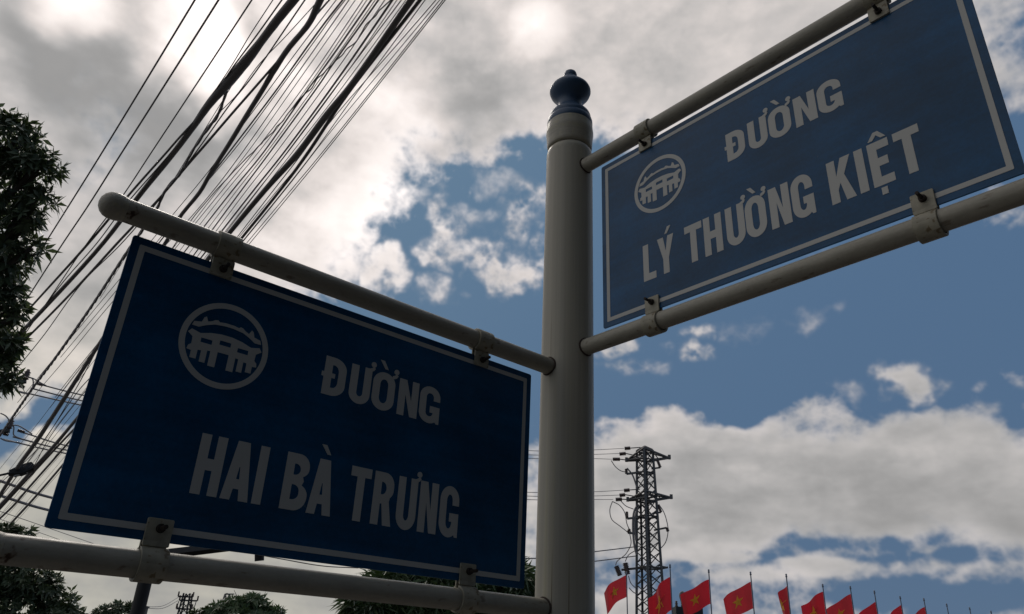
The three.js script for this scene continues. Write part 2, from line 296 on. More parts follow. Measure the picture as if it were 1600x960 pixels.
// ------------------------------------------------------------------ lettering: condensed bold capitals as outlines, in metres
function arc(cx, cy, rx, ry, a0, a1, n = 10) { const p = []; for (let i = 0; i <= n; i++) { const a = (a0 + (a1 - a0) * i / n) * RAD; p.push([cx + rx * Math.cos(a), cy + ry * Math.sin(a)]); } return p; }
const rounded = (x0, y0, x1, y1, rx, ry) => [...arc(x1 - rx, y1 - ry, rx, ry, 0, 90), ...arc(x0 + rx, y1 - ry, rx, ry, 90, 180), ...arc(x0 + rx, y0 + ry, rx, ry, 180, 270), ...arc(x1 - rx, y0 + ry, rx, ry, 270, 360)];
const bowl = (x0, y0, x1, y1, rx, ry) => [[x0, y0], ...arc(x1 - rx, y0 + ry, rx, ry, 270, 360), ...arc(x1 - rx, y1 - ry, rx, ry, 0, 90), [x0, y1]];
const rect = (x0, y0, x1, y1) => [[x0, y0], [x1, y0], [x1, y1], [x0, y1]];
function horn(x, y) { return [[x - 0.0060, y], [x - 0.0012, y + 0.0022], [x + 0.0010, y + 0.0048], ...arc(x + 0.0015, y + 0.0090, 0.0052, 0.0052, 230, -70, 14), [x + 0.0058, y + 0.0022], [x + 0.0030, y - 0.0024], [x - 0.0015, y - 0.0048], [x - 0.0060, y - 0.0056]]; }
const grave = (x, y) => [[x - 0.0105, y + 0.0150], [x - 0.0018, y + 0.0150], [x + 0.0080, y], [x + 0.0012, y]];
const acute = (x, y) => [[x + 0.0105, y + 0.0160], [x + 0.0018, y + 0.0160], [x - 0.0062, y], [x + 0.0002, y]];
const hat = (x, y) => [[x - 0.0150, y], [x - 0.0040, y + 0.0155], [x + 0.0040, y + 0.0155], [x + 0.0150, y], [x + 0.0070, y], [x, y + 0.0085], [x - 0.0070, y]];
const GLYPH = {
  I: (w, h) => [[rect(0, 0, w, h)]],
  H: (w, h, s, t) => [[[[0, 0], [s, 0], [s, h * 0.405], [w - s, h * 0.405], [w - s, 0], [w, 0], [w, h], [w - s, h], [w - s, h * 0.405 + t * 1.05], [s, h * 0.405 + t * 1.05], [s, h], [0, h]]]],
  T: (w, h, s, t) => [[[[(w - s) / 2, 0], [(w + s) / 2, 0], [(w + s) / 2, h - t], [w, h - t], [w, h], [0, h], [0, h - t], [(w - s) / 2, h - t]]]],
  L: (w, h, s, t) => [[[[0, 0], [w, 0], [w, t], [s, t], [s, h], [0, h]]]],
  E: (w, h, s, t) => [[[[0, 0], [w, 0], [w, t], [s, t], [s, h * 0.43], [w * 0.86, h * 0.43], [w * 0.86, h * 0.43 + t], [s, h * 0.43 + t], [s, h - t], [w, h - t], [w, h], [0, h]]]],
  N: (w, h, s) => [[[[0, 0], [s, 0], [s, h * 0.60], [w - s * 1.06, 0], [w, 0], [w, h], [w - s, h], [w - s, h * 0.42], [s * 1.06, h], [0, h]]]],
  A: (w, h, s) => { const a = s * 1.3, k = (w - a) / 2 / h, c0 = h * 0.19, c1 = h * 0.355, i = s * 1.0; return [[[[0, 0], [i, 0], [i + k * c0, c0], [w - i - k * c0, c0], [w - i, 0], [w, 0], [(w + a) / 2, h], [(w - a) / 2, h]], [[i + k * c1, c1], [w - i - k * c1, c1], [w / 2 + 0.0006, Math.min(h * 0.86, (w / 2 - i) / k)], [w / 2 - 0.0006, Math.min(h * 0.86, (w / 2 - i) / k)]]]]; },
  Y: (w, h, s) => [[[[(w - s) / 2, 0], [(w + s) / 2, 0], [(w + s) / 2, h * 0.40], [w, h], [w - s * 1.05, h], [w / 2, h * 0.60], [s * 1.05, h], [0, h], [(w - s) / 2, h * 0.40]]]],
  K: (w, h, s) => [[[[0, 0], [s, 0], [s, h * 0.28], [w * 0.46, h * 0.43], [w - s * 1.15, 0], [w, 0], [w * 0.66, h * 0.60], [w, h], [w - s * 1.2, h], [s, h * 0.60], [s, h], [0, h]]]],
  O: (w, h, s, t) => [[rounded(0, -0.0012, w, h + 0.0012, w * 0.5, h * 0.30), rounded(s, t * 0.86, w - s, h - t * 0.86, (w - 2 * s) / 2, h * 0.16)]],
  U: (w, h, s, t) => [[[[0, h], ...arc(w / 2, h * 0.28 - 0.0012, w / 2, h * 0.28, 180, 360, 20), [w, h], [w - s, h], ...arc(w / 2, h * 0.28, w / 2 - s, h * 0.28 - t * 0.9, 360, 180, 16), [s, h]]]],
  D: (w, h, s, t) => [[bowl(0, 0, w, h, w * 0.60, h * 0.30), bowl(s, t, w - s, h - t, (w - 2 * s) * 0.75, h * 0.17)]],
  Đ: (w, h, s, t) => { const b0 = h * 0.455, b1 = h * 0.575, x = s + (w - 2 * s) * 0.52, r = (w - 2 * s) * 0.75; return [[[[0, 0], ...bowl(0, 0, w, h, w * 0.60, h * 0.30).slice(1), [0, b1], [-0.0042, b1], [-0.0042, b0], [0, b0]], [[s, t], ...arc(w - s - r, t + h * 0.17, r, h * 0.17, 270, 360), ...arc(w - s - r, h - t - h * 0.17, r, h * 0.17, 0, 90), [s, h - t], [s, b1], [x, b1], [x, b0], [s, b0]]]]; },
  G: (w, h, s, t) => { const rx = w / 2, ry = h * 0.29, ix = w / 2 - s, iy = ry - t * 0.86, o = 0.0012, b = h * 0.47; return [[[[w, h * 0.63], ...arc(w / 2, h - ry + o, rx, ry, 0, 180, 18), ...arc(w / 2, ry - o, rx, ry, 180, 308, 14), [w - s * 0.42, 0], [w, 0], [w, b], [w * 0.52, b], [w * 0.52, b - t * 0.92], [w - s, b - t * 0.92], ...arc(w / 2, ry, ix, iy, 360, 180, 16), ...arc(w / 2, h - ry, ix, iy, 180, 0, 16), [w - s, h * 0.63]]]]; },
  B: (w, h, s, t) => { const m = h * 0.525, u = w * 0.95; return [[[[0, 0], ...arc(w * 0.5, h * 0.25, w * 0.5, h * 0.25, 270, 360, 10), ...arc(w * 0.5, m - h * 0.25, w * 0.5, h * 0.20, 0, 62, 6), [w * 0.80, m], ...arc(u - w * 0.45, m + h * 0.22, w * 0.45, h * 0.17, -58, 0, 6), ...arc(u - w * 0.45, h - h * 0.22, w * 0.45, h * 0.22, 0, 90, 10), [0, h]], bowl(s, t, w - s, m - t * 0.42, (w - 2 * s) * 0.8, h * 0.11), bowl(s, m + t * 0.50, u - s, h - t, (u - 2 * s) * 0.8, h * 0.10)]]; },
  R: (w, h, s, t) => { const m = h * 0.40; return [[[[0, 0], [s, 0], [s, m], [s * 1.25, m], [w - s * 1.1, 0], [w, 0], [w * 0.80, m + h * 0.055], ...arc(w * 0.52, m + h * 0.28, w * 0.47, h * 0.20, -48, 0, 6), ...arc(w * 0.52, h - h * 0.24, w * 0.47, h * 0.24, 0, 90, 10), [0, h]], bowl(s, m + t * 0.95, w * 0.99 - s, h - t, (w - 2 * s) * 0.8, h * 0.12)]]; },
};
const BASE = { Ư: 'U', Ờ: 'O', À: 'A', Ý: 'Y', Ệ: 'E' };
function outlineShape(rings) {
  const s = new THREE.Shape(rings[0].map(([x, y]) => new THREE.Vector2(x, y)));
  for (const r of rings.slice(1)) s.holes.push(new THREE.Path(r.map(([x, y]) => new THREE.Vector2(x, y))));
  return s;
}
function vinyl(rings, thick) { return new THREE.ExtrudeGeometry(outlineShape(rings), { depth: thick, bevelEnabled: false, steps: 1 }); }
function letter(ch, w, h) {
  const s = Math.min(0.0144, w), t = h > 0.08 ? 0.0160 : 0.0135, base = BASE[ch] ?? ch;
  const g = GLYPH[base](w, h, s, t).map((r) => vinyl(r, 0.0004));
  const add = (r) => g.push(vinyl([r], 0.0007));
  if (ch === 'Ư') add(horn(w, h));
  if (ch === 'Ờ') { add(horn(w - 0.0015, h - 0.001)); add(grave(w * 0.44, h + 0.0075)); }
  if (ch === 'À') add(grave(w * 0.50, h + 0.0085));
  if (ch === 'Ý') add(acute(w * 0.62, h + 0.0060));
  if (ch === 'Ệ') { add(hat(w * 0.52, h + 0.0040)); add(rect(w * 0.30, -0.0185, w * 0.58, -0.0048)); }
  return mergeGeometries(g);
}
// emblem: a covered bridge with a curved roof inside a ring (x to the right, y down from the top edge of the panel, in metres)
const ROOF = [[.1115, .1105], [.1136, .1040], [.1245, .1016], [.1268, .0935], [.1300, .0910], [.1335, .0985], [.1400, .0955], [.1440, .0925], [.1480, .0915], [.1510, .0940], [.1600, .0925], [.1740, .0925], [.1815, .0940], [.1845, .0915], [.1885, .0925], [.1930, .0960], [.1990, .0985], [.2025, .0910], [.2058, .0935], [.2085, .1016], [.2190, .1040], [.2215, .1105], [.2110, .1108], [.2010, .1050], [.1900, .1000], [.1740, .0978], [.1600, .0978], [.1440, .1000], [.1320, .1050], [.1220, .1108]];
const HALL = [[.1083, .1226], [.1128, .1166], [.1265, .1199], [.1420, .1150], [.1580, .1125], [.1750, .1125], [.1910, .1150], [.2065, .1199], [.2202, .1166], [.2247, .1226], [.2165, .1285], [.2160, .1395], [.2200, .1430], [.2210, .1490], [.2140, .1500], [.2140, .1612], [.2048, .1612], [.2048, .1468], [.1995, .1462], [.1995, .1640], [.1908, .1640], [.1908, .1440], [.1860, .1435], [.1860, .1668], [.1752, .1668], [.1752, .1418], [.1578, .1418], [.1578, .1668], [.1470, .1668], [.1470, .1435], [.1422, .1440], [.1422, .1640], [.1335, .1640], [.1335, .1462], [.1282, .1468], [.1282, .1612], [.1190, .1612], [.1190, .1500], [.1120, .1490], [.1130, .1430], [.1170, .1395], [.1165, .1285]];
const HOLES = [rect(.1293, .1262, .1465, .1335), rect(.1576, .1222, .1752, .1294), rect(.1865, .1262, .2037, .1335)];
function streetSign(label, origin, turn, lines) {
  const g = thing('street_sign', label, 'street sign', origin, turn, 'street name signs on the post');
  const H = SIGN_H, X = (x) => x - SIGN_W / 2, Y = (y) => H - y, F = 0.0016;
  const outer = rounded(X(0), 0, X(SIGN_W), H, 0.004, 0.004);
  const pg = new THREE.ExtrudeGeometry(outlineShape([outer]), { depth: 0.0026, bevelEnabled: true, bevelSize: 0.0003, bevelThickness: 0.0003, bevelSegments: 1 }).translate(0, 0, -0.0013);
  const uv = pg.attributes.uv, pp = pg.attributes.position; for (let i = 0; i < uv.count; i++) uv.setXY(i, pp.getX(i) / SIGN_W + 0.5, pp.getY(i) / H);
  const panel = part('panel', pg, MAT.blue_film, g);
  part('back_plate', box(SIGN_W - 0.02, H - 0.02, 0.0012, 0, H / 2, -0.0024), MAT.sign_back, g);
  const up = (r) => r.map(([x, y]) => [X(x), Y(y)]);
  const lay = (name, rings, t = 0.0005) => part(name, vinyl(rings, t).translate(0, 0, F), MAT.white_film, panel);
  lay('border', [rounded(X(.0118), .0118, X(SIGN_W - .0118), H - .0118, .002, .002), rounded(X(.0205), .0205, X(SIGN_W - .0205), H - .0205, .001, .001)]);
  const cx = X(.1665), cy = Y(.1285);
  part('emblem_ring', new THREE.ExtrudeGeometry(outlineShape([arc(cx, cy, .0692, .0692, 0, 354, 60), arc(cx, cy, .0602, .0602, 0, 354, 60)]), { depth: .0005, bevelEnabled: false }).translate(0, 0, F), MAT.white_film, panel);
  lay('emblem_roof', [up(ROOF)]); lay('emblem_hall', [up(HALL), ...HOLES.map(up)]);
  for (const [word, y0, y1] of lines) for (const [ch, x0, x1] of word) part('letter', letter(ch, x1 - x0, y1 - y0).translate(X(x0), Y(y1), F), MAT.white_film, panel);
  // clamps: a band round the arm, two tabs with the panel between them, a bolt
  for (const x of [X(.1345), X(.6635)]) for (const top of [1, 0]) {
    const ya = top ? H + .0343 : -.0303, s = top ? -1 : 1, clamp_ = new THREE.Group(); clamp_.name = 'clamp'; g.add(clamp_);
    const W = .036, R0 = ARM_R + .0006, R1 = ARM_R + .0040, band = new THREE.Shape(), gapA = 10;
    for (const [i, [a, b]] of arc(0, 0, R1, R1, gapA, 360 - gapA, 40).entries()) i ? band.lineTo(a, b) : band.moveTo(a, b);
    for (const [a, b] of arc(0, 0, R0, R0, 360 - gapA, gapA, 40)) band.lineTo(a, b);
    const bg = new THREE.ExtrudeGeometry(band, { depth: W - .002, bevelEnabled: true, bevelSize: .0005, bevelThickness: .001, bevelSegments: 2, curveSegments: 4 }).translate(0, 0, -W / 2 + .001);
    bg.rotateZ(top ? -Math.PI / 2 : Math.PI / 2); bg.rotateY(Math.PI / 2); bg.translate(x, ya, 0);
    part('band', bg, MAT.clamp_paint, clamp_);
    const t0 = ya + s * (R0 + .0004), t1 = top ? H - .0205 : .0290, tab = (z, gap = 0) => { const ta = t0 + s * gap, b = new THREE.ExtrudeGeometry(outlineShape([rounded(-W / 2 + .001, Math.min(ta, t1), W / 2 - .001, Math.max(ta, t1), .002, .002)]), { depth: .0026, bevelEnabled: true, bevelSize: .0004, bevelThickness: .0004, bevelSegments: 1 }); return b.translate(x, 0, z); };
    part('tab', tab(.0032, .0046), MAT.clamp_paint, clamp_); part('tab', tab(-.0066), MAT.clamp_paint, clamp_);
    const yb = top ? H - .0075 : .0165, q = new THREE.Quaternion().setFromUnitVectors(V(0, 1, 0), V(0, 0, 1));
    const bolt = mergeGeometries([new THREE.CylinderGeometry(.0030, .0030, .030, 10).toNonIndexed(), new THREE.CylinderGeometry(.0058, .0058, .0048, 6).toNonIndexed().translate(0, -.0042, 0), new THREE.CylinderGeometry(.0062, .0062, .0014, 16).toNonIndexed().translate(0, -.0074, 0)]).applyQuaternion(q).translate(x + .001, yb, .0145);
    part('bolt', bolt, MAT.bolt_rust, clamp_);
  }
  return g;
}
const DUONG = [['Đ', .3358, .3770], ['Ư', .3855, .4262], ['Ờ', .4302, .4755], ['N', .4838, .5262], ['G', .5300, .5750]];
function signSpot(dir, gap, top) { return V(POST.x, top - SIGN_H, POST.z).addScaledVector(dir, gap + SIGN_W / 2); }
streetSign('dark navy street sign with white lettering, hung between the two lower left arms', signSpot(DIR_L, GAP_L, TOP_L), 3.834872 - Math.PI,
  [[DUONG, .0940, .1612], [[['H', .1632, .2020], ['A', .2065, .2483], ['I', .2540, .2684], ['B', .2980, .3400], ['À', .3424, .3843], ['T', .4123, .4507], ['R', .4572, .4966], ['Ư', .5050, .5444], ['N', .5500, .5890], ['G', .5942, .6358]], .2675, .3545]]);
streetSign('lighter blue street sign with white lettering, hung between the two upper right arms', signSpot(DIR_R, GAP_R, TOP_R), -0.85914,
  [[DUONG, .0940, .1615], [[['L', .1144, .1472], ['Ý', .1526, .1944], ['T', .2216, .2630], ['H', .2670, .3080], ['Ư', .3177, .3579], ['Ờ', .3601, .4029], ['N', .4110, .4510], ['G', .4547, .4957], ['K', .5250, .5675], ['I', .5743, .5889], ['Ệ', .5970, .6318], ['T', .6398, .6803]], .2660, .3525]]);

// ------------------------------------------------------------------ overhead cables: traced spans from the near pole (behind, up) to the far one (left)
// every span: thickness in the picture at its first point, then [column, row, (thickness)] along it; distance grows from 8.5 m overhead to 32 m by the far pole
const span = (row) => 1 / mix(1 / 8.5, 1 / 32, clamp(row / 800, -0.15, 1.1));
const crossing = [];
function cable(list, label, group, o = {}) {
  const shift = o.shift ?? 1, pts = list.map(([x, y]) => at(x, y, span(y) * shift)), wid = list.map(([, y, w]) => w === undefined ? null : w * 0.86 * span(y) * shift / FOCAL / 2);
  const first = wid.find((w) => w !== null), rs = wid.map((w) => w ?? first);
  const head = pts[0].clone().sub(pts[1]).normalize().multiplyScalar(o.join ? 0.05 : 9).add(pts[0]); if (!o.join) head.y += 0.15;
  const tail = pts.at(-1).clone().sub(pts.at(-2)).normalize().multiplyScalar(o.end ? 0.05 : 7).add(pts.at(-1));
  const n = 64 + (o.wave ? 160 : 0) + (o.twist ? 640 : 0), line = curve([head, ...pts, tail], n), c = new THREE.CatmullRomCurve3([V(0, rs[0], 0), ...rs.map((r, i) => V(i + 1, r, 0)), V(rs.length + 1, rs.at(-1), 0)], false, 'centripetal');
  const knots = [head, ...pts, tail], R = [rs[0], ...rs, rs.at(-1)], radii = [];
  const cum = [0]; for (let i = 1; i < knots.length; i++) cum.push(cum[i - 1] + knots[i].distanceTo(knots[i - 1]));
  let s = 0, k = 0;
  for (let i = 0; i < line.length; i++) {
    if (i) s += line[i].distanceTo(line[i - 1]);
    while (k < knots.length - 2 && s > cum[k + 1]) k++;
    radii.push(mix(R[k], R[k + 1], clamp((s - cum[k]) / (cum[k + 1] - cum[k]), 0, 1)));
  }
  let g;
  if (o.twist) {      // two strands wound round each other
    const strands = [0, Math.PI].map((ph) => { let d = 0; return tube(line.map((p, i) => { if (i) d += p.distanceTo(line[i - 1]); const a = d * 11 + ph; return p.clone().add(V(Math.cos(a) * 0.6, Math.sin(a), Math.cos(a) * 0.6).multiplyScalar(radii[i] * 0.9)); }), radii.map((r) => r * 0.62), 6); });
    g = mergeGeometries(strands);
  } else if (o.wave) g = tube(line.map((p, i) => p.clone().add(V(noise(i * 0.11, o.wave, 1), noise(i * 0.13, o.wave, 5), 0).multiplyScalar(0.03))), radii, 6);
  else g = tube(line, radii.map((r, i) => r * (o.rough ? 1 + o.rough * noise(i * 0.4, r * 900, 3) : 1)), 7);
  const m = part(numbered('overhead_cable'), g, o.grey ? MAT.cable_grey : MAT.cable_black_lifted);
  if (!o.join && list[0][1] < 13) crossing.push([list[0][0] + list[0][1] * 0.8, m, label]);
  return tag(m, typeof label === 'string' ? label : label.look, 'cable', group ?? 'cables strung along the street');
}
const ORD = ['first', 'second', 'third', 'fourth', 'fifth', 'sixth', 'seventh', 'eighth', 'ninth', 'tenth', 'eleventh', 'twelfth', 'thirteenth', 'fourteenth', 'fifteenth', 'sixteenth', 'seventeenth', 'eighteenth', 'nineteenth', 'twentieth', 'twenty-first', 'twenty-second', 'twenty-third', 'twenty-fourth', 'twenty-fifth', 'twenty-sixth', 'twenty-seventh', 'twenty-eighth', 'twenty-ninth', 'thirtieth', 'thirty-first', 'thirty-second', 'thirty-third'];
const topEdge = (n, look = 'black overhead cable') => ({ look });
cable([[304, 0, 3], [158, 240], [108, 320], [45, 420]], 'lone thin cable farthest left of all, passing down behind the leafy tree');
cable([[341, 0, 3.2], [189, 240], [137, 322], [98, 380], [45, 462]], topEdge(0, 'lone thin cable'));
cable([[393, 0, 2.6], [235, 240], [192, 305], [133, 384], [72, 474], [40, 520]], topEdge(0, 'lone thin cable'));
cable([[426, 0, 1.7], [392, 52], [360, 105], [330, 150]], topEdge(0, 'very thin cable beside the fat bundle'), undefined, { grey: true, end: true });
cable([[440, 0, 2.6], [400, 56], [360, 110], [335, 148], [272, 232], [196, 320], [151, 380], [103, 435], [60, 490]], topEdge(0, 'thin cable hugging the fat bundle'));
cable([[458, 0, 15], [432, 32, 14.5], [408, 64, 13], [384, 95, 17], [357, 127, 17.5], [326, 163, 13], [300, 200, 10], [270, 240, 9], [220, 302, 8], [160, 381, 6.5], [74, 476, 6], [9, 544, 5.5]], 'fattest taped bundle of cables, swollen in the middle, top left', undefined, { rough: 0.05 });
cable([[322, 170, 3.5], [280, 215, 3.5], [260, 238, 3.5], [205, 300, 3.6], [138, 380, 4], [55, 472, 3]], 'single cable leaving the fattest bundle on its left side', undefined, { join: true });
cable([[357, 132, 6], [352, 148, 6], [340, 180, 7], [320, 207, 6.5], [300, 237, 6], [283, 268, 7], [257, 300, 6], [246, 324, 6], [222, 360, 6], [199, 393, 6], [140, 483, 5.5], [83, 564, 5.2], [55, 601, 5], [14, 660, 4.5]], 'thick cable of wound strands twisting down left of the dark blue sign', undefined, { twist: true, join: true });
cable([[476, 0, 2.6], [392, 122], [360, 162], [310, 232], [265, 292], [190, 380], [129, 441], [68, 524], [22, 581]], topEdge(0, 'thin cable between the two fat bundles'));
cable([[487, 12, 1.6], [445, 58], [405, 100], [368, 150], [340, 178]], 'hair-thin grey wire slanting between the two fat bundles', undefined, { grey: true, end: true });
cable([[500, 0, 12], [482, 37, 10], [450, 76, 9], [430, 106, 10], [410, 140, 8.5], [385, 180, 8], [362, 218, 7.5], [328, 272, 7], [312, 300, 6.5], [280, 340, 6.5], [261, 375, 6], [155, 537, 6], [96, 629, 6.5], [55, 692, 6.5], [30, 726, 6], [0, 773, 5]], 'second fattest cable bundle, splitting in two near the top of the photo', undefined, { rough: 0.07 });
cable([[430, 100, 4], [395, 140, 4], [360, 180, 4], [317, 230, 4.2], [295, 255, 4.4], [254, 304, 3.6], [183, 380, 4], [129, 439, 3.6], [79, 491, 3.4], [17, 553, 3]], 'single cable branching left out of the second fattest bundle', undefined, { join: true });
cable([[514, 0, 3], [482, 37], [462, 62]], 'short cable joining the second fattest bundle from the right at the top', undefined, { end: true });
cable([[535, 0, 3.2], [510, 32], [482, 70], [432, 140], [350, 248], [293, 322], [205, 440], [144, 560], [118, 608], [66, 692], [35, 725], [0, 755]], topEdge(0, 'slightly bowed black cable'));
cable([[545, 0, 1.9], [447, 140], [377, 240], [333, 298], [278, 362], [177, 470], [103, 560], [18, 658]], topEdge(0, 'thin straight cable'));
cable([[539, 0, 1.8], [520, 24], [500, 52], [430, 148], [372, 226], [306, 305]], topEdge(0, 'thin cable crossing its neighbours'), undefined, { grey: true });
cable([[567, 0, 1.7], [477, 132], [395, 240], [345, 300], [200, 480], [136, 560], [49, 674], [33, 692], [0, 732]], topEdge(0, 'thin dark cable'));
cable([[573, 0, 1.5], [483, 132], [402, 240], [352, 300], [205, 490], [140, 572], [60, 675], [14, 735]], topEdge(0, 'thin grey cable'), undefined, { grey: true });
cable([[580, 0, 3.2], [510, 100], [472, 152], [410, 240], [361, 300], [222, 480], [144, 586], [122, 611], [67, 690], [10, 765]], topEdge(0));
cable([[591, 0, 3.2], [520, 100], [500, 130], [420, 240], [375, 300], [230, 495], [133, 611], [77, 684], [48, 735], [0, 788]], topEdge(0));
cable([[610, 0, 2.2], [585, 25], [552, 67], [520, 100], [500, 120], [472, 152], [440, 190], [417, 215], [402, 230], [378, 255], [335, 300], [250, 410]], 'slack wavy wire weaving across the straight cables, top centre left', undefined, { wave: 3 });
cable([[613, 0, 3.8], [525, 127], [442, 240], [394, 300], [240, 498], [128, 642], [92, 690], [45, 745], [0, 792]], topEdge(0));
cable([[620, 0, 1.6], [532, 127], [448, 240], [400, 300], [245, 500], [129, 655], [60, 745], [0, 806]], topEdge(0, 'hair-thin cable'), undefined, { grey: true });
cable([[627, 0, 2], [520, 142], [447, 240], [398, 304]], topEdge(0, 'thin cable beside the thick straight one'));
cable([[642, 0, 11.5], [547, 135, 11], [510, 180, 11.5], [465, 240, 11], [413, 298, 9], [262, 482, 6], [124, 649, 5], [88, 692, 5], [0, 790, 4]], 'thick straight black cable, the heaviest right of the two bundles');
cable([[656, 0, 6.5], [540, 150, 6.5], [480, 240, 6], [437, 298, 5], [280, 488, 4], [118, 668, 3.5], [97, 690, 3.2], [0, 795, 3]], 'medium black cable running just right of the thick straight one');
cable([[681, 0, 1.7], [515, 192], [485, 235], [436, 294], [300, 460], [108, 690, 3.2], [44, 763, 3.2], [20, 791, 3.2], [0, 810, 3]], 'thin cable, fourth from the right of the whole span');
cable([[692, 0, 1.9], [502, 240], [452, 300], [300, 482], [99, 725, 3.2], [58, 773, 3.4], [15, 820, 3.2]], 'last but one cable on the right of the whole span');
cable([[695.5, 0, 1.9], [505, 241], [455, 302], [304, 484], [112, 716], [70, 764]], 'outermost cable on the right of the whole span');
cable([[648, 0, 2.2], [600, 66], [533, 150], [473, 238], [425, 300]], 'thin cable squeezed between the thick straight one and its right neighbour');
for (const [w, grey, ...pts] of [[1.8, 0, [601, 0], [528, 106], [430, 240], [383, 300], [236, 497], [134, 622], [70, 700], [10, 774]], [1.6, 1, [634, 0], [526, 148], [455, 240], [406, 302], [258, 490], [126, 650], [40, 756]], [1.7, 0, [525, 0], [470, 72], [398, 170], [330, 262], [262, 345], [200, 420]],
  [1.5, 1, [555, 0], [462, 132], [388, 236], [338, 300], [230, 440]], [1.8, 0, [664, 0], [552, 152], [490, 238], [443, 298], [290, 484], [112, 690], [30, 784]], [1.5, 0, [586, 0], [514, 104], [415, 240], [368, 300], [226, 488], [130, 612], [60, 702]], [1.4, 1, [452, 0], [404, 66], [352, 150]], [1.5, 0, [687, 0], [510, 214], [446, 296], [300, 474], [104, 710], [20, 810]]])
  cable(pts.map(([x, y], i) => i ? [x, y] : [x, y, w]), topEdge(0, grey ? 'very thin grey cable' : 'thin dark cable'), undefined, { grey: !!grey });
crossing.sort((a, b) => a[0] - b[0]).forEach(([, m, l], i) => { if (typeof l !== 'string') m.userData.label = `${l.look}, ${ORD[i]} from the left at the photo's top edge`; });

// ------------------------------------------------------------------ power lines from the far pole on the left to the lattice tower
const TOWER_RANGE = 88;
function line(list, label, r, d0 = 34, d1 = TOWER_RANGE * 1.03) {
  const x0 = list[0][0], x1 = list.at(-1)[0];
  const pts = list.map(([x, y]) => at(x, y, 1 / mix(1 / d0, 1 / d1, (x - x0) / (x1 - x0))));
  return tag(part(numbered('power_line'), tube(curve(pts, 60), r, 6), MAT.cable_black_lifted), label, 'cable', 'power lines from the pole to the lattice tower');
}
line([[58, 600], [130, 618], [400, 672], [838, 705], [925, 703.5], [975, 701]], 'uppermost power line reaching the top of the lattice tower', 0.03);
line([[48, 607], [130, 627], [400, 680], [838, 711.5], [925, 710.5], [968, 709]], 'middle power line of the three at the top of the lattice tower', 0.03);
line([[30, 612], [125, 633], [400, 687], [838, 717], [925, 717], [957, 718]], 'lowest power line of the three at the top of the lattice tower', 0.03);
line([[38, 677], [105, 697], [400, 744], [838, 770], [925, 769], [980, 766]], 'uppermost power line at the second arms of the lattice tower', 0.03);
line([[20, 683], [100, 703], [400, 750], [838, 776], [925, 775.5], [968, 774]], 'middle power line at the second arms of the lattice tower', 0.03);
line([[5, 687], [98, 708], [400, 757], [838, 781.5], [925, 781], [958, 781]], 'lowest power line at the second arms of the lattice tower', 0.03);
line([[-40, 740], [0, 752], [80, 778], [400, 838], [838, 873], [925, 863], [1000, 854]], 'upper of the two thick lines entering the tower shaft', 0.055);
line([[-40, 764], [0, 775], [78, 798], [400, 855], [838, 886.5], [925, 878], [996, 869]], 'lower of the two thick lines entering the tower shaft', 0.055);
line([[-30, 790], [10, 803], [140, 848], [260, 890]], 'faint upper wire slanting down behind the lower left arm', 0.014, 34, 60);
line([[-30, 802], [45, 827], [85, 841], [200, 880]], 'faint lower wire slanting down behind the lower left arm', 0.012, 34, 60);

// ------------------------------------------------------------------ far utility pole at the left edge, with crossarms and insulators
{
  const D = 34, foot = over(-95, 640, D); foot.y = 0;
  const p = thing('utility_pole', 'concrete utility pole with two crossarms and dark insulators at the left edge', 'utility pole', foot);
  const L = (px, py, d = D) => at(px, py, d).sub(foot), top = heightAt(foot.x, foot.z, 540);
  part('shaft', tube([V(0, 0, 0), V(0, top * 0.5, 0), V(0, top, 0)], [0.19, 0.16, 0.13], 16), MAT.concrete, p);
  for (const rows of [[[-150, 628], [40, 596]], [[-150, 700], [14, 673]]]) {
    bar('crossarm', L(...rows[0], D + 1), L(...rows[1], D - 0.3), 0.13, MAT.dark_steel, p);
    const tip = L(...rows[1], D - 0.3);
    for (const [dx, dy, hgt] of [[-0.05, 0.05, 0.42], [-0.55, 0.05, 0.3]]) {
      const prof = [[0.0, 0], [0.05, 0]]; for (let k = 0; k < 4; k++) prof.push([0.12, hgt * (0.12 + k * 0.2)], [0.07, hgt * (0.2 + k * 0.2)]); prof.push([0.05, hgt], [0, hgt]);
      part('insulator', lathe(prof, 14).translate(tip.x + dx, tip.y + dy, tip.z), MAT.porcelain, p);
    }
  }
  const jump = (pts, r = 0.024) => part('jumper_wire', tube(curve(pts.map(([x, y]) => L(x, y, D - 0.2)), 30), r, 6), MAT.cable_black_lifted, p);
  jump([[18, 568], [26, 577], [44, 589], [52, 592], [64, 599], [72, 603]]); jump([[42, 590], [50, 592], [51, 603], [48, 609]]); jump([[25, 602], [25, 609], [30, 613], [46, 617]]);
  jump([[0, 646], [8, 650], [14, 657]]); jump([[15, 666], [26, 665], [38, 671], [50, 679]]); jump([[17, 662], [21, 668], [21, 680], [30, 685], [56, 692]]); jump([[0, 685], [8, 689], [30, 692]]);
  const string = (a, b, n = 5) => { const A = L(...a, D), B = L(...b, D); for (let k = 0; k < 1; k++) part('insulator', tube([...Array(n * 2 + 1).keys()].map((i) => A.clone().lerp(B, i / (n * 2))), [...Array(n * 2 + 1).keys()].map((i) => i % 2 ? 0.075 : 0.04), 10), MAT.porcelain, p); };
  string([57, 599.5], [66, 602]); string([29, 603.5], [38, 606]); string([7, 608], [17, 610.5]); string([27, 672.5], [38, 676]); string([4, 678], [13, 680]);
}
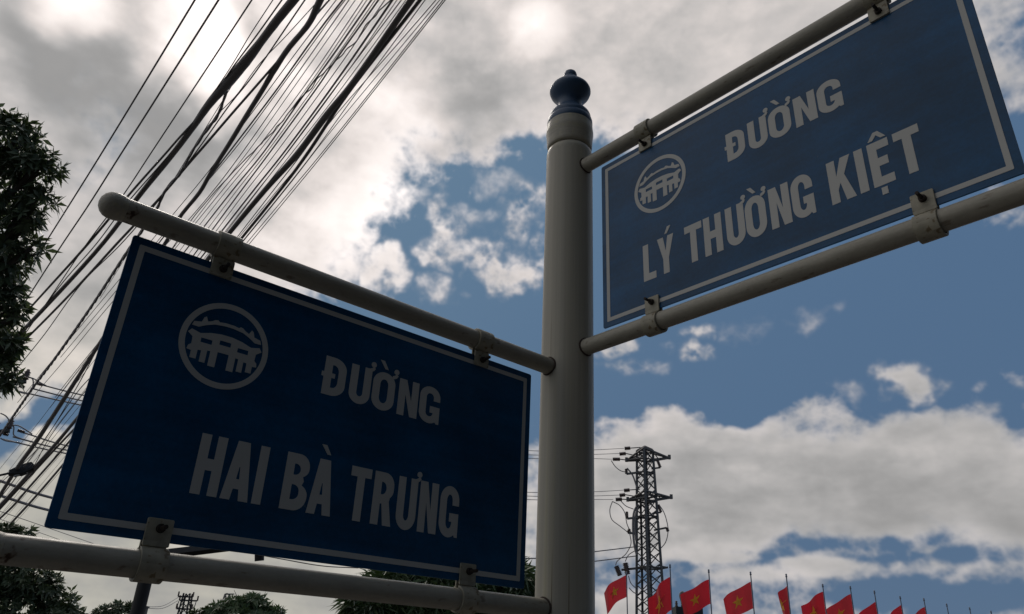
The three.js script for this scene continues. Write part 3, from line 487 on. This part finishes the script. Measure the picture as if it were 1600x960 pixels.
// ------------------------------------------------------------------ street lamp reaching in from the left edge
{
  const D = 26, foot = over(-120, 760, D); foot.y = 0;
  const p = thing('street_lamp', 'street lamp with flat head on a long arm, in front of the cables at left', 'street lamp', foot);
  const L = (px, py, d = D) => at(px, py, d).sub(foot), join = L(-118, 772), a = L(-40, 752), b = L(20, 738.5);
  part('pole', tube([V(0, 0, 0), V(0, join.y * 0.6, 0), V(0, join.y + 0.3, 0)], [0.09, 0.075, 0.06], 14), MAT.galvanised, p);
  part('arm', tube(curve([V(0, join.y, 0), a, b], 20), 0.032, 8), MAT.dark_steel, p);
  const c = L(33, 735), dirn = L(47, 731.5).sub(L(20, 739)).normalize(), s = new THREE.Shape(); s.moveTo(-0.30, -0.03); s.lineTo(-0.26, 0.05); s.quadraticCurveTo(0.1, 0.14, 0.27, 0.11); s.lineTo(0.31, 0.02); s.lineTo(0.27, -0.09); s.lineTo(-0.02, -0.13); s.closePath();
  const g = new THREE.ExtrudeGeometry(s, { depth: 0.2, bevelEnabled: true, bevelSize: 0.02, bevelThickness: 0.03, bevelSegments: 2 }).translate(0, 0, -0.1);
  g.applyQuaternion(new THREE.Quaternion().setFromUnitVectors(V(1, 0, 0), dirn)); g.translate(c.x, c.y, c.z);
  const head = part('lamp_head', g, MAT.dark_steel, p);
  const lens = new THREE.BoxGeometry(0.34, 0.02, 0.16).applyQuaternion(new THREE.Quaternion().setFromUnitVectors(V(1, 0, 0), dirn)).translate(c.x + 0.03, c.y - 0.125, c.z);
  part('lens', lens, material('lamp_glass', 0.5, 0.5, 0.48, 0.2), head);
}
// ------------------------------------------------------------------ dark pole standing behind the left sign
{
  const D = 6.2, foot = over(220, 935, D); foot.y = 0;
  const p = thing('camera_pole', 'dark steel pole with a side arm, mostly hidden behind the dark blue sign', 'pole', foot);
  const L = (px, py, d = D) => at(px, py, d).sub(foot), top = heightAt(foot.x, foot.z, 800);
  part('shaft', tube([V(0, 0, 0), V(0, top, 0)], [0.052, 0.046], 20), MAT.dark_steel, p);
  const a = V(0, heightAt(foot.x, foot.z, 869), 0), b = L(430, 846, D + 0.3);
  bar('side_arm', a, b, 0.05, MAT.dark_steel, p);
  const h = L(405, 850, D + 0.25), e = L(405, 877, D + 0.25);
  part('hanging_fitting', tube([h, e.clone().lerp(h, 0.4), e.clone().lerp(h, 0.38), e], [0.02, 0.02, 0.036, 0.036], 14), MAT.dark_steel, p);
  part('hanging_fitting', tube(curve([L(350, 857), L(440, 874), L(505, 885), L(560, 888)], 20), 0.004, 6), MAT.cable_black_lifted, p).name = 'lead_wire';
}

// ------------------------------------------------------------------ lattice tower (square on plan, one corner towards the camera)
function legPoint(c, half, k) { const a = Math.PI / 2 * k + 0.9; return V(Math.cos(a) * half, c, Math.sin(a) * half); }
{
  const R = TOWER_RANGE, foot = over(1011, 800, R); foot.y = 0;
  const p = thing('lattice_tower', 'tall grey lattice power tower with cross arms, behind the flags', 'power tower', foot);
  const yAt = (row) => heightAt(foot.x, foot.z, row), top = yAt(704), L = (px, py) => over(px, py, R).sub(foot), G = MAT.galvanised;
  const half = (y) => mix(1.75, 0.92, clamp(y / top, 0, 1)), view = Math.atan2(-foot.z, -foot.x);
  const corner = (y, k) => { const a = view + k * Math.PI / 2 + 0.10; return V(Math.cos(a) * half(y), y, Math.sin(a) * half(y)); };
  for (let k = 0; k < 4; k++) bar('leg', corner(0, k), corner(top, k), 0.25, G, p);
  const panels = 22;
  for (let i = 0; i < panels; i++) {
    const y0 = top * i / panels, y1 = top * (i + 1) / panels;
    for (let k = 0; k < 4; k++) { bar('brace', corner(y0, k), corner(y1, (k + 1) % 4), 0.085, G, p); bar('brace', corner(y0, (k + 1) % 4), corner(y1, k), 0.085, G, p); }
  }
  for (const row of [706, 719, 740, 776, 784, 808, 888]) { const y = yAt(row); for (let k = 0; k < 4; k++) bar('collar_bar', corner(y, k), corner(y, (k + 1) % 4), 0.16, G, p); }
  // arms: tapering trusses to either side
  for (const [row, peak, l, r] of [[719, 703, [979, 720], [1046, 716]], [781, 770, [981, 782], [1049, 778]]]) for (const [px, py] of [l, r]) {
    const tip = L(px, py), y = yAt(row), yp = yAt(peak), arm = new THREE.Group(); arm.name = 'cross_arm'; p.add(arm);
    const near = [0, 1, 2, 3].map((k) => corner(y, k)).sort((a, b) => a.distanceTo(tip) - b.distanceTo(tip));
    bar('chord', near[0], tip, 0.26, G, arm); bar('chord', near[1], tip, 0.2, G, arm);
    bar('tie', corner(yp, 0).setY(yp), tip, 0.17, G, arm); bar('tie', corner(yp, 2).setY(yp), tip, 0.17, G, arm);
    for (const t of [0.33, 0.66]) bar('strut', near[0].clone().lerp(tip, t), corner(yp, 0).lerp(tip, t), 0.1, G, arm);
    bar('tip_plate', tip.clone().add(V(0, -0.15, 0)), tip.clone().add(V(0, 0.35, 0)), 0.3, G, arm);
  }
  const cap = yAt(702); for (let k = 0; k < 4; k++) bar('peak_bar', corner(top, k), V(0, cap + 0.3, 0), 0.2, G, p);
  const glass = MAT.porcelain, ins = (a, b, r = 0.22) => { const n = 7, A = L(...a), B = L(...b); part('insulator', tube([...Array(n * 2 + 1).keys()].map((i) => A.clone().lerp(B, i / (n * 2))), [...Array(n * 2 + 1).keys()].map((i) => i % 2 ? r : r * 0.6), 8), glass, p); };
  const wire = (pts, r = 0.05) => part('jumper_wire', tube(curve(pts.map((q) => L(...q)), 24), r, 6), MAT.cable_black_lifted, p);
  const post_ = (a, b, c) => { bar('bracket', L(...a), L(...b), 0.2, G, p); ins(b, c, 0.2); };
  // strain insulators on the line side
  for (const [a, b] of [[[976, 701.2], [985, 700.6]], [[968, 710], [978, 709]], [[957.5, 718], [969, 718]], [[975, 767], [984, 766]], [[968, 774.5], [977, 773.5]], [[962, 781], [972, 780.5]]]) ins(a, b, 0.26);
  for (const [a, b] of [[[985, 700.6], [1001, 699.5]], [[978, 709], [992, 712]], [[969, 718], [981, 719.5]], [[984, 766], [1000, 765]], [[977, 773.5], [992, 776]], [[972, 780.5], [981, 781]]]) rod('link', L(...a), L(...b), 0.06, G, p);
  post_([1003, 738], [979, 741], [978.5, 733]); post_([1003, 808], [980, 811], [979.5, 800]); post_([1018, 733], [1032, 731], [1027.5, 720]); post_([1019, 803], [1033, 801], [1028.5, 789]);
  post_([1022, 829], [1042, 825], [1044, 831]); post_([992, 834], [981, 833], [984, 827]);
  bar('lower_arm', L(971, 891), L(1000, 888), 0.24, G, p); bar('lower_arm', L(1027, 890), L(1044, 887), 0.2, G, p); bar('lower_arm', L(1027, 884), L(1043, 887), 0.12, G, p);
  ins([963, 885], [969, 900], 0.34); ins([977, 880], [981, 898], 0.36);
  wire([[955, 720], [962, 730], [970, 736], [977, 738]]); wire([[980, 732], [988, 742], [993, 755], [996, 765]], 0.09); wire([[957, 784], [953, 797], [956, 812], [968, 822], [981, 832]]); wire([[957, 784], [968, 790], [976, 801], [980, 820], [986, 832]]);
  wire([[969, 782], [978, 791], [990, 796]]); wire([[997, 788], [991, 800], [989, 820], [991, 850], [995, 868]], 0.12); wire([[999, 790], [994, 803], [992, 822], [994, 845]], 0.12); wire([[1030, 789], [1037, 800], [1042, 815], [1044, 830], [1040, 848], [1030, 860]]);
  wire([[984, 834], [986, 850], [978, 866], [964, 878], [962, 884]]); wire([[994, 860], [982, 868], [977, 878]]); wire([[982, 900], [986, 912], [994, 920]]); wire([[983, 919], [990, 926], [996, 929]]);
  part('cable_riser', tube([L(1001, 780), L(1003, 860), L(1004, 960)], 0.13, 10), MAT.dark_steel, p);
}
// ------------------------------------------------------------------ transformer bank behind the flags
{
  const R = 60, foot = over(1075, 955, R); foot.y = 0;
  const p = thing('transformer_bank', 'dark pole transformer bank with curved bushings, between two flags', 'transformer', foot), L = (px, py) => over(px, py, R).sub(foot);
  const base = L(1075, 962), y = heightAt(foot.x, foot.z, 950), w = 1.15;
  part('tank', new THREE.BoxGeometry(w * 1.7, 2.2, w).translate(base.x, y - 1.1, 0), MAT.dark_steel, p);
  part('platform', new THREE.BoxGeometry(3.4, 0.14, 1.5).translate(0, y - 2.3, 0), MAT.galvanised, p);
  for (const s of [-1.2, 1.2]) rod('leg', V(s, 0, 0), V(s, y - 2.3, 0), 0.14, MAT.concrete, p);
  for (let k = 0; k < 6; k++) { const x = -0.75 + k * 0.3; part('bushing', lathe([[0.09, 0], [0.13, 0.1], [0.07, 0.16], [0.12, 0.26], [0.06, 0.32], [0.10, 0.4], [0.04, 0.46], [0, 0.47]], 10).translate(x, y, k % 2 ? 0.3 : -0.3), MAT.porcelain, p); }
  for (const [a, b, c, d] of [[[1066, 942], [1063, 930], [1066, 926], [1074, 933]], [[1075, 946], [1074, 930], [1078, 926], [1084, 936]], [[1082, 948], [1084, 939], [1087, 938], [1090, 950]]]) part('lead', tube(curve([L(...a), L(...b), L(...c), L(...d)], 20), 0.09, 7), MAT.cable_black_lifted, p);
}

// ------------------------------------------------------------------ flags
const STAR = [...Array(10).keys()].map((i) => { const a = (90 + i * 36) * RAD, r = i % 2 ? 0.382 : 1; return [r * Math.cos(a), r * Math.sin(a)]; });
function flag(i, topPx, hoistTop, hoistH, length, droop, swing, label, cloth = true) {
  const tall = 3.35, d = sight(...topPx), R = tall / d.y * Math.hypot(d.x, d.z), foot = over(...topPx, R); foot.y = 0;
  const p = thing('flag', label, 'flag', foot, 0, 'red flags flying in a row');
  const top = heightAt(foot.x, foot.z, topPx[1]);
  rod('flag_pole', V(0, 0, 0), V(0, top - 0.05, 0), 0.021, MAT.pole_grey, p);
  part('pole_tip', lathe([[0.02, -0.06], [0.034, -0.05], [0.036, -0.02], [0.024, 0], [0.034, 0.03], [0.022, 0.06], [0, 0.07]], 12).translate(0, top, 0), MAT.pole_grey, p);
  if (!cloth) return;
  const yh = heightAt(foot.x, foot.z, hoistTop), right = V(1, 0, 0), left = V(-Math.cos(swing), 0, -Math.sin(swing)), out = V(-left.z, 0, left.x), ph = i * 1.7;
  const surf = (a, b, off = 0) => {       // a along the fly 0..1, b down the hoist 0..1
    const amp = (0.10 + 0.10 * ((i * 37 % 10) / 10)) * Math.min(1, a * 1.6), w = amp * Math.sin(a * (3.8 + (i * 53 % 10) * 0.3) + b * 1.1 + ph) + 0.05 * a * Math.sin(a * 11 + ph * 2 - b * 2);
    const q = V(0, yh, 0).addScaledVector(left, a * length * (1 - 0.12 * a) + 0.022).addScaledVector(out, w + off);
    q.y -= b * hoistH * (1 - 0.06 * a * Math.sin(ph + 1)) + droop * Math.pow(a, 1.15) + 0.05 * a * Math.sin(a * 6 + ph + b);
    q.addScaledVector(left, -0.10 * b * a * length);
    return q;
  };
  const nx = 26, ny = 14, pos = [], idx = [], uv = [];
  for (let j = 0; j <= ny; j++) for (let k = 0; k <= nx; k++) { pos.push(...surf(k / nx, j / ny).toArray()); uv.push(k / nx, j / ny); }
  for (let j = 0; j < ny; j++) for (let k = 0; k < nx; k++) { const q = j * (nx + 1) + k; idx.push(q, q + nx + 1, q + 1, q + 1, q + nx + 1, q + nx + 2); }
  const g = new THREE.BufferGeometry(); g.setAttribute('position', new THREE.Float32BufferAttribute(pos, 3)); g.setAttribute('uv', new THREE.Float32BufferAttribute(uv, 2)); g.setIndex(idx); g.computeVertexNormals();
  const c = part('cloth', g, i % 3 === 1 ? MAT.flag_red_faded : MAT.flag_red, p);
  const sp = [], si = [], r = 0.27, put = (x, y, off) => sp.push(...surf(0.5 - x * r * hoistH / length, 0.5 - y * r, off).toArray());
  for (const off of [0.006, -0.006]) { const o = sp.length / 3; put(0, 0, off); for (const [x, y] of STAR) put(x, y, off); for (let k = 0; k < 10; k++) si.push(o, o + 1 + k, o + 1 + (k + 1) % 10); }
  const sg = new THREE.BufferGeometry(); sg.setAttribute('position', new THREE.Float32BufferAttribute(sp, 3)); sg.setIndex(si); sg.computeVertexNormals();
  part('star', sg, MAT.flag_gold, c);
}
const FL = 'red flag with a yellow star';
flag(1, [979, 897], 899, 0.78, 0.98, 0.60, 0.35, `${FL}, nearest to the sign post`);
flag(2, [1047, 885], 902, 1.05, 0.95, 0.68, 0.6, `${FL}, flying right in front of the lattice tower`);
flag(3, [1107.6, 893], 906, 0.80, 1.15, 0.58, 0.35, `${FL}, third along the row from the sign post`);
flag(4, [1173, 896.6], 909.5, 0.88, 1.10, 0.60, 0.35, `${FL}, fourth along the row from the sign post`);
flag(5, [1228.8, 900], 915.5, 1.0, 0.75, 0.45, 1.35, 'red flag turned nearly edge-on, folded narrow against its pole');
flag(6, [1285.8, 915.6], 925, 0.95, 0.98, 0.55, 0.55, `${FL}, first one right of the edge-on flag`);
flag(7, [1329, 918.8], 928.8, 0.95, 1.10, 0.62, 0.4, `${FL}, touching its left neighbour`);
flag(8, [1366.6, 925.6], 941, 0.9, 0.95, 0.66, 0.5, 'red flag dipping below the picture, its star hidden, eighth in the row');
flag(9, [1406.9, 934.4], 946, 0.9, 0.9, 0.7, 0.8, 'red flag of which only a small corner shows, ninth in the row');
flag(10, [1444, 937.5], 949, 0.9, 0.9, 0.6, 0.6, 'red flag of which only a small corner shows, last visible cloth in the row');
flag(11, [1479.7, 946], 0, 0, 0, 0, 0, 'flag pole tip without visible cloth, first right of the last flag', false);
flag(12, [1515.6, 951.6], 0, 0, 0, 0, 0, 'flag pole tip without visible cloth, second right of the last flag', false);
flag(13, [1549, 957], 0, 0, 0, 0, 0, 'flag pole tip barely above the lower edge, farthest right', false);

// ------------------------------------------------------------------ trees
// leaves: pointed blades with a fold along the rib, in whorls at twig ends through the whole crown
function foliage(lobes, seed, o) {
  const r = rng(seed), pos = [], nor = [], idx = [], up = V(0, 1, 0), nrm = V(0, 0, 0), e1 = V(0, 0, 0), e2 = V(0, 0, 0);
  const blade = (base, dir, side, len, wid) => {
    const rise = dir.clone().cross(side).normalize(), k = pos.length / 3, bend = -0.18 * len * (0.5 + r());
    const P = [base, base.clone().addScaledVector(dir, len * 0.42).addScaledVector(side, wid / 2).addScaledVector(rise, wid * 0.12), base.clone().addScaledVector(dir, len * 0.42).addScaledVector(side, -wid / 2).addScaledVector(rise, wid * 0.12), base.clone().addScaledVector(dir, len * 0.5).addScaledVector(rise, -wid * 0.05), base.clone().addScaledVector(dir, len)];
    P[4].y += bend; P[3].y += bend * 0.2;
    for (const q of P) { pos.push(q.x, q.y, q.z); nor.push(-rise.x, -rise.y, -rise.z); }
    idx.push(k, k + 1, k + 3, k, k + 3, k + 2, k + 1, k + 4, k + 3, k + 3, k + 4, k + 2);
  };
  for (const [c, rx, ry, count] of lobes) for (let i = 0; i < count; i++) {
    const d = V(r() * 2 - 1, r() * 2 - 1, r() * 2 - 1); if (d.lengthSq() > 1 || d.lengthSq() < 0.01) { i--; continue; }
    const len0 = d.length(), n = d.clone().normalize(), shell = Math.pow(len0, o.shell ?? 0.45) * (0.86 + 0.30 * fbm(n.x * 2.2 + c.x, n.y * 2.2 + c.y, n.z * 2.2 + c.z, 3));
    const base = c.clone().add(V(n.x * rx * shell, n.y * ry * shell, n.z * rx * shell)), axis = n.clone().multiplyScalar(0.9).add(V((r() - 0.5) * 1.1, (o.lift ?? 0.35) + (r() - 0.5) * 0.8, (r() - 0.5) * 1.1)).normalize();
    const u = axis.clone().cross(Math.abs(axis.y) > 0.9 ? V(1, 0, 0) : up).normalize(), v = axis.clone().cross(u), m = o.perWhorl[0] + Math.floor(r() * (o.perWhorl[1] - o.perWhorl[0] + 1)), size = 0.75 + 0.5 * r();
    for (let k = 0; k < m; k++) {
      const a = (k / m) * 2 * Math.PI + r() * 0.7, open = o.open[0] + r() * (o.open[1] - o.open[0]);
      const dir = axis.clone().multiplyScalar(Math.cos(open)).addScaledVector(u, Math.cos(a) * Math.sin(open)).addScaledVector(v, Math.sin(a) * Math.sin(open)).normalize();
      const side = dir.clone().cross(axis.clone().add(V((r() - 0.5) * 0.6, (r() - 0.5) * 0.6, (r() - 0.5) * 0.6))).normalize();
      blade(base.clone().addScaledVector(axis, (r() - 0.5) * o.leaf * (o.stem ?? 0.3)), dir, side, o.leaf * size * (0.8 + 0.4 * r()), o.width * size);
    }
  }
  const g = new THREE.BufferGeometry(); g.setAttribute('position', new THREE.Float32BufferAttribute(pos, 3)); g.setAttribute('normal', new THREE.Float32BufferAttribute(nor, 3)); g.setIndex(idx);
  return g;
}
// lobes: [column, row, radius in picture, distance, whorls]; the trunk stands under the given point
function tree(name, label, category, footPx, lobes, seed, o, group) {
  const foot = Array.isArray(footPx) ? over(footPx[0], footPx[1], footPx[2]) : footPx.clone(); foot.y = 0;
  const t = thing(name, label, category, foot, 0, group), r = rng(seed * 13 + 5);
  const L = lobes.map(([x, y, rad, d, n, sq]) => d === null ? [V(x, y, rad[1]).sub(foot), rad[0], rad[0] * (sq ?? 0.8), n] : [at(x, y, d).sub(foot), rad * d / FOCAL, rad * d / FOCAL * (sq ?? 0.85), n]);
  const low = Math.min(...L.map(([c, , ry]) => c.y - ry * 0.3)), fork = Math.max(1.2, low * 0.8), rad = o.trunk ?? 0.16;
  const trunk = part('trunk', tube(curve([V(0, -0.05, 0), V(0.05, fork * 0.5, 0.04), V(0, fork, 0)], 16), [...Array(17).keys()].map((i) => rad * (1.25 - 0.45 * i / 16 + (i === 0 ? 0.25 : 0))), 12), MAT.bark, t);
  for (const [c, rx] of L) {
    const mid = V(c.x * 0.45 + (r() - 0.5) * 0.3, mix(fork, c.y, 0.55), c.z * 0.45 + (r() - 0.5) * 0.3);
    part('limb', tube(curve([V(0, fork - 0.15, 0), mid, c], 14), [...Array(15).keys()].map((i) => rad * mix(0.55, 0.14, i / 14)), 8), MAT.bark, trunk);
    for (let k = 0; k < (o.twigs ?? 4); k++) { const e = c.clone().add(V((r() - 0.5) * 1.5 * rx, (r() - 0.3) * 1.2 * rx, (r() - 0.5) * 1.5 * rx)), s = mid.clone().lerp(c, 0.4 + 0.5 * r()); part('twig', tube(curve([s, s.clone().lerp(e, 0.5).add(V(0, 0.05 * rx, 0)), e], 8), [...Array(9).keys()].map((i) => rad * mix(0.14, 0.04, i / 8)), 5), MAT.bark, trunk); }
  }
  part('crown', foliage(L, seed, o), o.mat ?? MAT.leaf, t);
  return t;
}
const WHORL = { leaf: 0.15, width: 0.046, perWhorl: [6, 9], open: [0.7, 1.5], shell: 0.5, lift: 0.3 };
tree('whorl_leaf_tree', 'leafy tree with whorls of pointed leaves at the left edge', 'tree', [-140, 380, 11.6],
  [[-4, 222, 56, 11.4, 100], [26, 214, 30, 11.2, 34], [50, 262, 34, 11.1, 50], [66, 250, 16, 11.0, 12], [-8, 308, 64, 11.5, 120], [56, 312, 26, 11.1, 26], [44, 340, 22, 11.0, 18], [14, 378, 38, 11.2, 50], [50, 388, 16, 11.0, 11], [-34, 412, 54, 11.4, 90], [8, 446, 22, 11.2, 16], [-22, 478, 48, 11.3, 70], [24, 470, 15, 11.1, 9], [-8, 528, 34, 11.2, 38], [22, 536, 12, 11.1, 6], [-16, 580, 36, 11.2, 38], [26, 492, 14, 11.0, 7], [14, 590, 16, 11.1, 9],
    [-110, 220, 110, 12.2, 260], [-120, 370, 130, 12.4, 300], [-120, 520, 110, 12.2, 240]], 11, { ...WHORL, trunk: 0.17 });
tree('dark_leafy_tree', 'dark round-topped tree in the lower left corner under the arm', 'tree', [-40, 960, 21],
  [[8, 834, 13, 20.5, 34], [36, 836, 11, 20.5, 26], [-10, 890, 42, 21, 190], [35, 900, 34, 20.7, 120], [66, 918, 28, 20.6, 80], [30, 945, 50, 21, 220], [90, 945, 24, 20.6, 56], [112, 962, 18, 20.6, 34], [20, 985, 80, 21, 300], [-90, 900, 90, 22, 300], [95, 990, 40, 20.6, 100]], 12, { leaf: 0.17, width: 0.06, perWhorl: [5, 8], open: [0.5, 1.4], shell: 0.6, trunk: 0.2 });
tree('small_distant_tree', 'low distant treetop beside the foot of the dark pole', 'tree', [182, 985, 44],
  [[160, 962, 14, 44, 90], [185, 960, 17, 44, 140], [206, 960, 14, 44, 90], [180, 985, 34, 44, 220]], 13, { leaf: 0.26, width: 0.10, perWhorl: [5, 7], open: [0.5, 1.4], trunk: 0.18 });
tree('feathery_tree', 'feathery green treetop in front of the small far mast', 'tree', [385, 990, 36],
  [[350, 950, 17, 36, 46, 0.3], [374, 941, 18, 36, 54, 0.3], [398, 938, 15, 36, 44, 0.3], [406, 948, 16, 36, 44, 0.3], [428, 957, 15, 36, 36, 0.3], [380, 955, 30, 36, 90, 0.3], [330, 957, 14, 36, 26, 0.3], [310, 960, 9, 36, 14, 0.4], [390, 972, 50, 36, 220, 0.35]], 14, { leaf: 0.32, width: 0.085, perWhorl: [5, 8], open: [1.0, 1.5], lift: 0.2, trunk: 0.18, mat: MAT.leaf_fresh });
tree('drooping_tree', 'drooping long-leaved tree seen below the dark blue sign beside the post', 'tree', [690, 1010, 17],
  [[580, 940, 38, 16.6, 110, 0.7], [620, 915, 48, 16.8, 190, 0.7], [690, 905, 62, 17, 280, 0.75], [760, 905, 52, 16.8, 240, 0.8], [805, 912, 30, 16.6, 130], [700, 960, 110, 17, 420, 0.6], [600, 965, 50, 16.7, 150, 0.6], [790, 950, 42, 16.7, 120]], 15, { leaf: 0.36, width: 0.052, perWhorl: [5, 8], open: [0.4, 1.2], lift: -0.5, shell: 0.55, trunk: 0.18, mat: MAT.leaf_fresh });

// ------------------------------------------------------------------ small things on the horizon
{
  const R = 150, foot = over(290, 945, R); foot.y = 0;
  const p = thing('far_power_tower', 'small far lattice power tower with three short cross arms', 'power tower', foot), L = (px, py) => over(px, py, R).sub(foot), top = heightAt(foot.x, foot.z, 928), S = MAT.dark_steel;
  const c = (y, k) => V((k & 1 ? 1 : -1) * mix(1.15, 0.55, y / top), y, (k & 2 ? 1 : -1) * mix(1.15, 0.55, y / top));
  for (let k = 0; k < 4; k++) bar('leg', c(0, k), c(top, k), 0.22, S, p);
  for (let i = 0; i < 9; i++) for (const [a, b] of [[0, 1], [1, 3], [3, 2], [2, 0]]) bar('brace', c(top * i / 9, i % 2 ? a : b), c(top * (i + 1) / 9, i % 2 ? b : a), 0.12, S, p);
  for (const [y, a, b] of [[932.5, 278, 301], [938.5, 280, 308], [951.5, 275, 299]]) { const l = L(a, y), r = L(b, y + 1); bar('cross_arm', l, r, 0.2, S, p); for (const q of [l, r]) rod('insulator', q, q.clone().add(V(0, 0.8, 0)), 0.14, MAT.porcelain, p); }
  part('jumper_wire', tube(curve([L(279, 940), L(277, 948), L(280, 953)], 12), 0.08, 5), MAT.cable_black_lifted, p); part('jumper_wire', tube(curve([L(306, 941), L(303, 949), L(297, 953)], 12), 0.08, 5), MAT.cable_black_lifted, p);
}
for (const [y0, y1, w] of [[949, 934, 'upper'], [951, 939, 'lower']]) { const a = over(228, y0, 120), b = over(278, y1, 150); tag(part(numbered('far_wire'), tube(curve([a, a.clone().lerp(b, 0.5).add(V(0, -0.6, 0)), b], 16), 0.045, 5), MAT.cable_black_lifted), `${w} thin wire leading to the small far power tower`, 'cable'); }
{
  const R = 240, foot = over(352, 945, R); foot.y = 0;
  const p = thing('radio_mast', 'pale far lattice mast half hidden by the feathery treetop', 'mast', foot), top = heightAt(foot.x, foot.z, 929), base = 0, c = (y, k) => V((k & 1 ? 1 : -1) * mix(2.6, 0.55, y / top), y, (k & 2 ? 1 : -1) * mix(2.6, 0.55, y / top));
  for (let k = 0; k < 4; k++) bar('leg', c(0, k), c(top, k), 0.22, MAT.galvanised, p);
  for (let i = 0; i < 10; i++) for (const [a, b] of [[0, 1], [1, 3], [3, 2], [2, 0]]) bar('brace', c(top * i / 10, i % 2 ? a : b), c(top * (i + 1) / 10, i % 2 ? b : a), 0.14, MAT.galvanised, p);
  bar('head_frame', V(-0.7, top, 0), V(1.9, top + 0.1, 0), 0.3, MAT.galvanised, p); bar('head_frame', V(0, top, -0.7), V(0, top + 0.1, 0.7), 0.3, MAT.galvanised, p);
}
{
  const R = 40, foot = over(225.5, 955, R); foot.y = 0;
  const p = thing('gate_post', 'short grey post top just right of the dark pole', 'post', foot), top = heightAt(foot.x, foot.z, 950);
  part('shaft', new THREE.BoxGeometry(0.2, top, 0.2).translate(0, top / 2, 0), MAT.galvanised, p); part('post_cap', new THREE.BoxGeometry(0.27, 0.06, 0.27).translate(0, top + 0.03, 0), MAT.galvanised, p);
}
// ------------------------------------------------------------------ unseen trees added around the camera to block sky light on the left sign
const BROAD = { leaf: 0.34, width: 0.15, perWhorl: [6, 8], open: [0.5, 1.4], shell: 0.5, trunk: 0.22, twigs: 3, mat: MAT.leaf_dark };
const crownAt = (x, z, s) => [[x, 3.6, [2.1, z], null, 260], [x - 0.9 * s, 4.4, [1.9, z - 0.9], null, 240], [x + 1, 4.8, [2.0, z + 0.8], null, 240], [x, 6.0, [2.2, z], null, 280], [x - 0.8 * s, 7.2, [1.9, z - 0.6], null, 240], [x + 0.6, 7.8, [1.8, z + 0.7], null, 220]];
const OVERHANG = [[2.6, 7.0, [1.9, 3.0], null, 260], [1.2, 7.2, [1.7, 4.2], null, 220], [3.6, 8.4, [1.9, 2.2], null, 240], [2.4, 5.2, [1.3, 4.4], null, 150]];
tree('added_blocker_tree', 'unseen tree added to block sky light, right of the camera', 'tree', V(4.9, 0, 0.9), [...crownAt(4.9, 0.9, 0.3), [4.6, 9.4, [1.9, 0.9], null, 240], [3.6, 8.2, [1.6, 1.2], null, 180]], 31, BROAD, 'trees added to block sky light');
tree('added_blocker_tree', 'unseen tree added to block sky light, behind the camera to the right', 'tree', V(4.2, 0, 4.4), [...crownAt(4.2, 4.4, 1.2), ...OVERHANG], 32, BROAD, 'trees added to block sky light');
tree('added_blocker_tree', 'unseen tree added to block sky light, straight behind the camera', 'tree', V(1.2, 0, 6.2), [...crownAt(1.2, 6.2, 0.6), [0.6, 9.4, [2.0, 5.6], null, 240]], 33, BROAD, 'trees added to block sky light');
tree('added_blocker_tree', 'unseen tree added to block sky light, behind the camera to the left', 'tree', V(-2.2, 0, 6.6), crownAt(-2.2, 6.6, -0.6), 34, BROAD, 'trees added to block sky light');
tree('added_blocker_tree', 'unseen tree added to block sky light, far right of the camera', 'tree', V(7.4, 0, -1.4), [...crownAt(7.4, -1.4, 0), [7.2, 9.6, [2.0, -1.2], null, 240]], 35, BROAD, 'trees added to block sky light');

renderer.render(scene, camera);
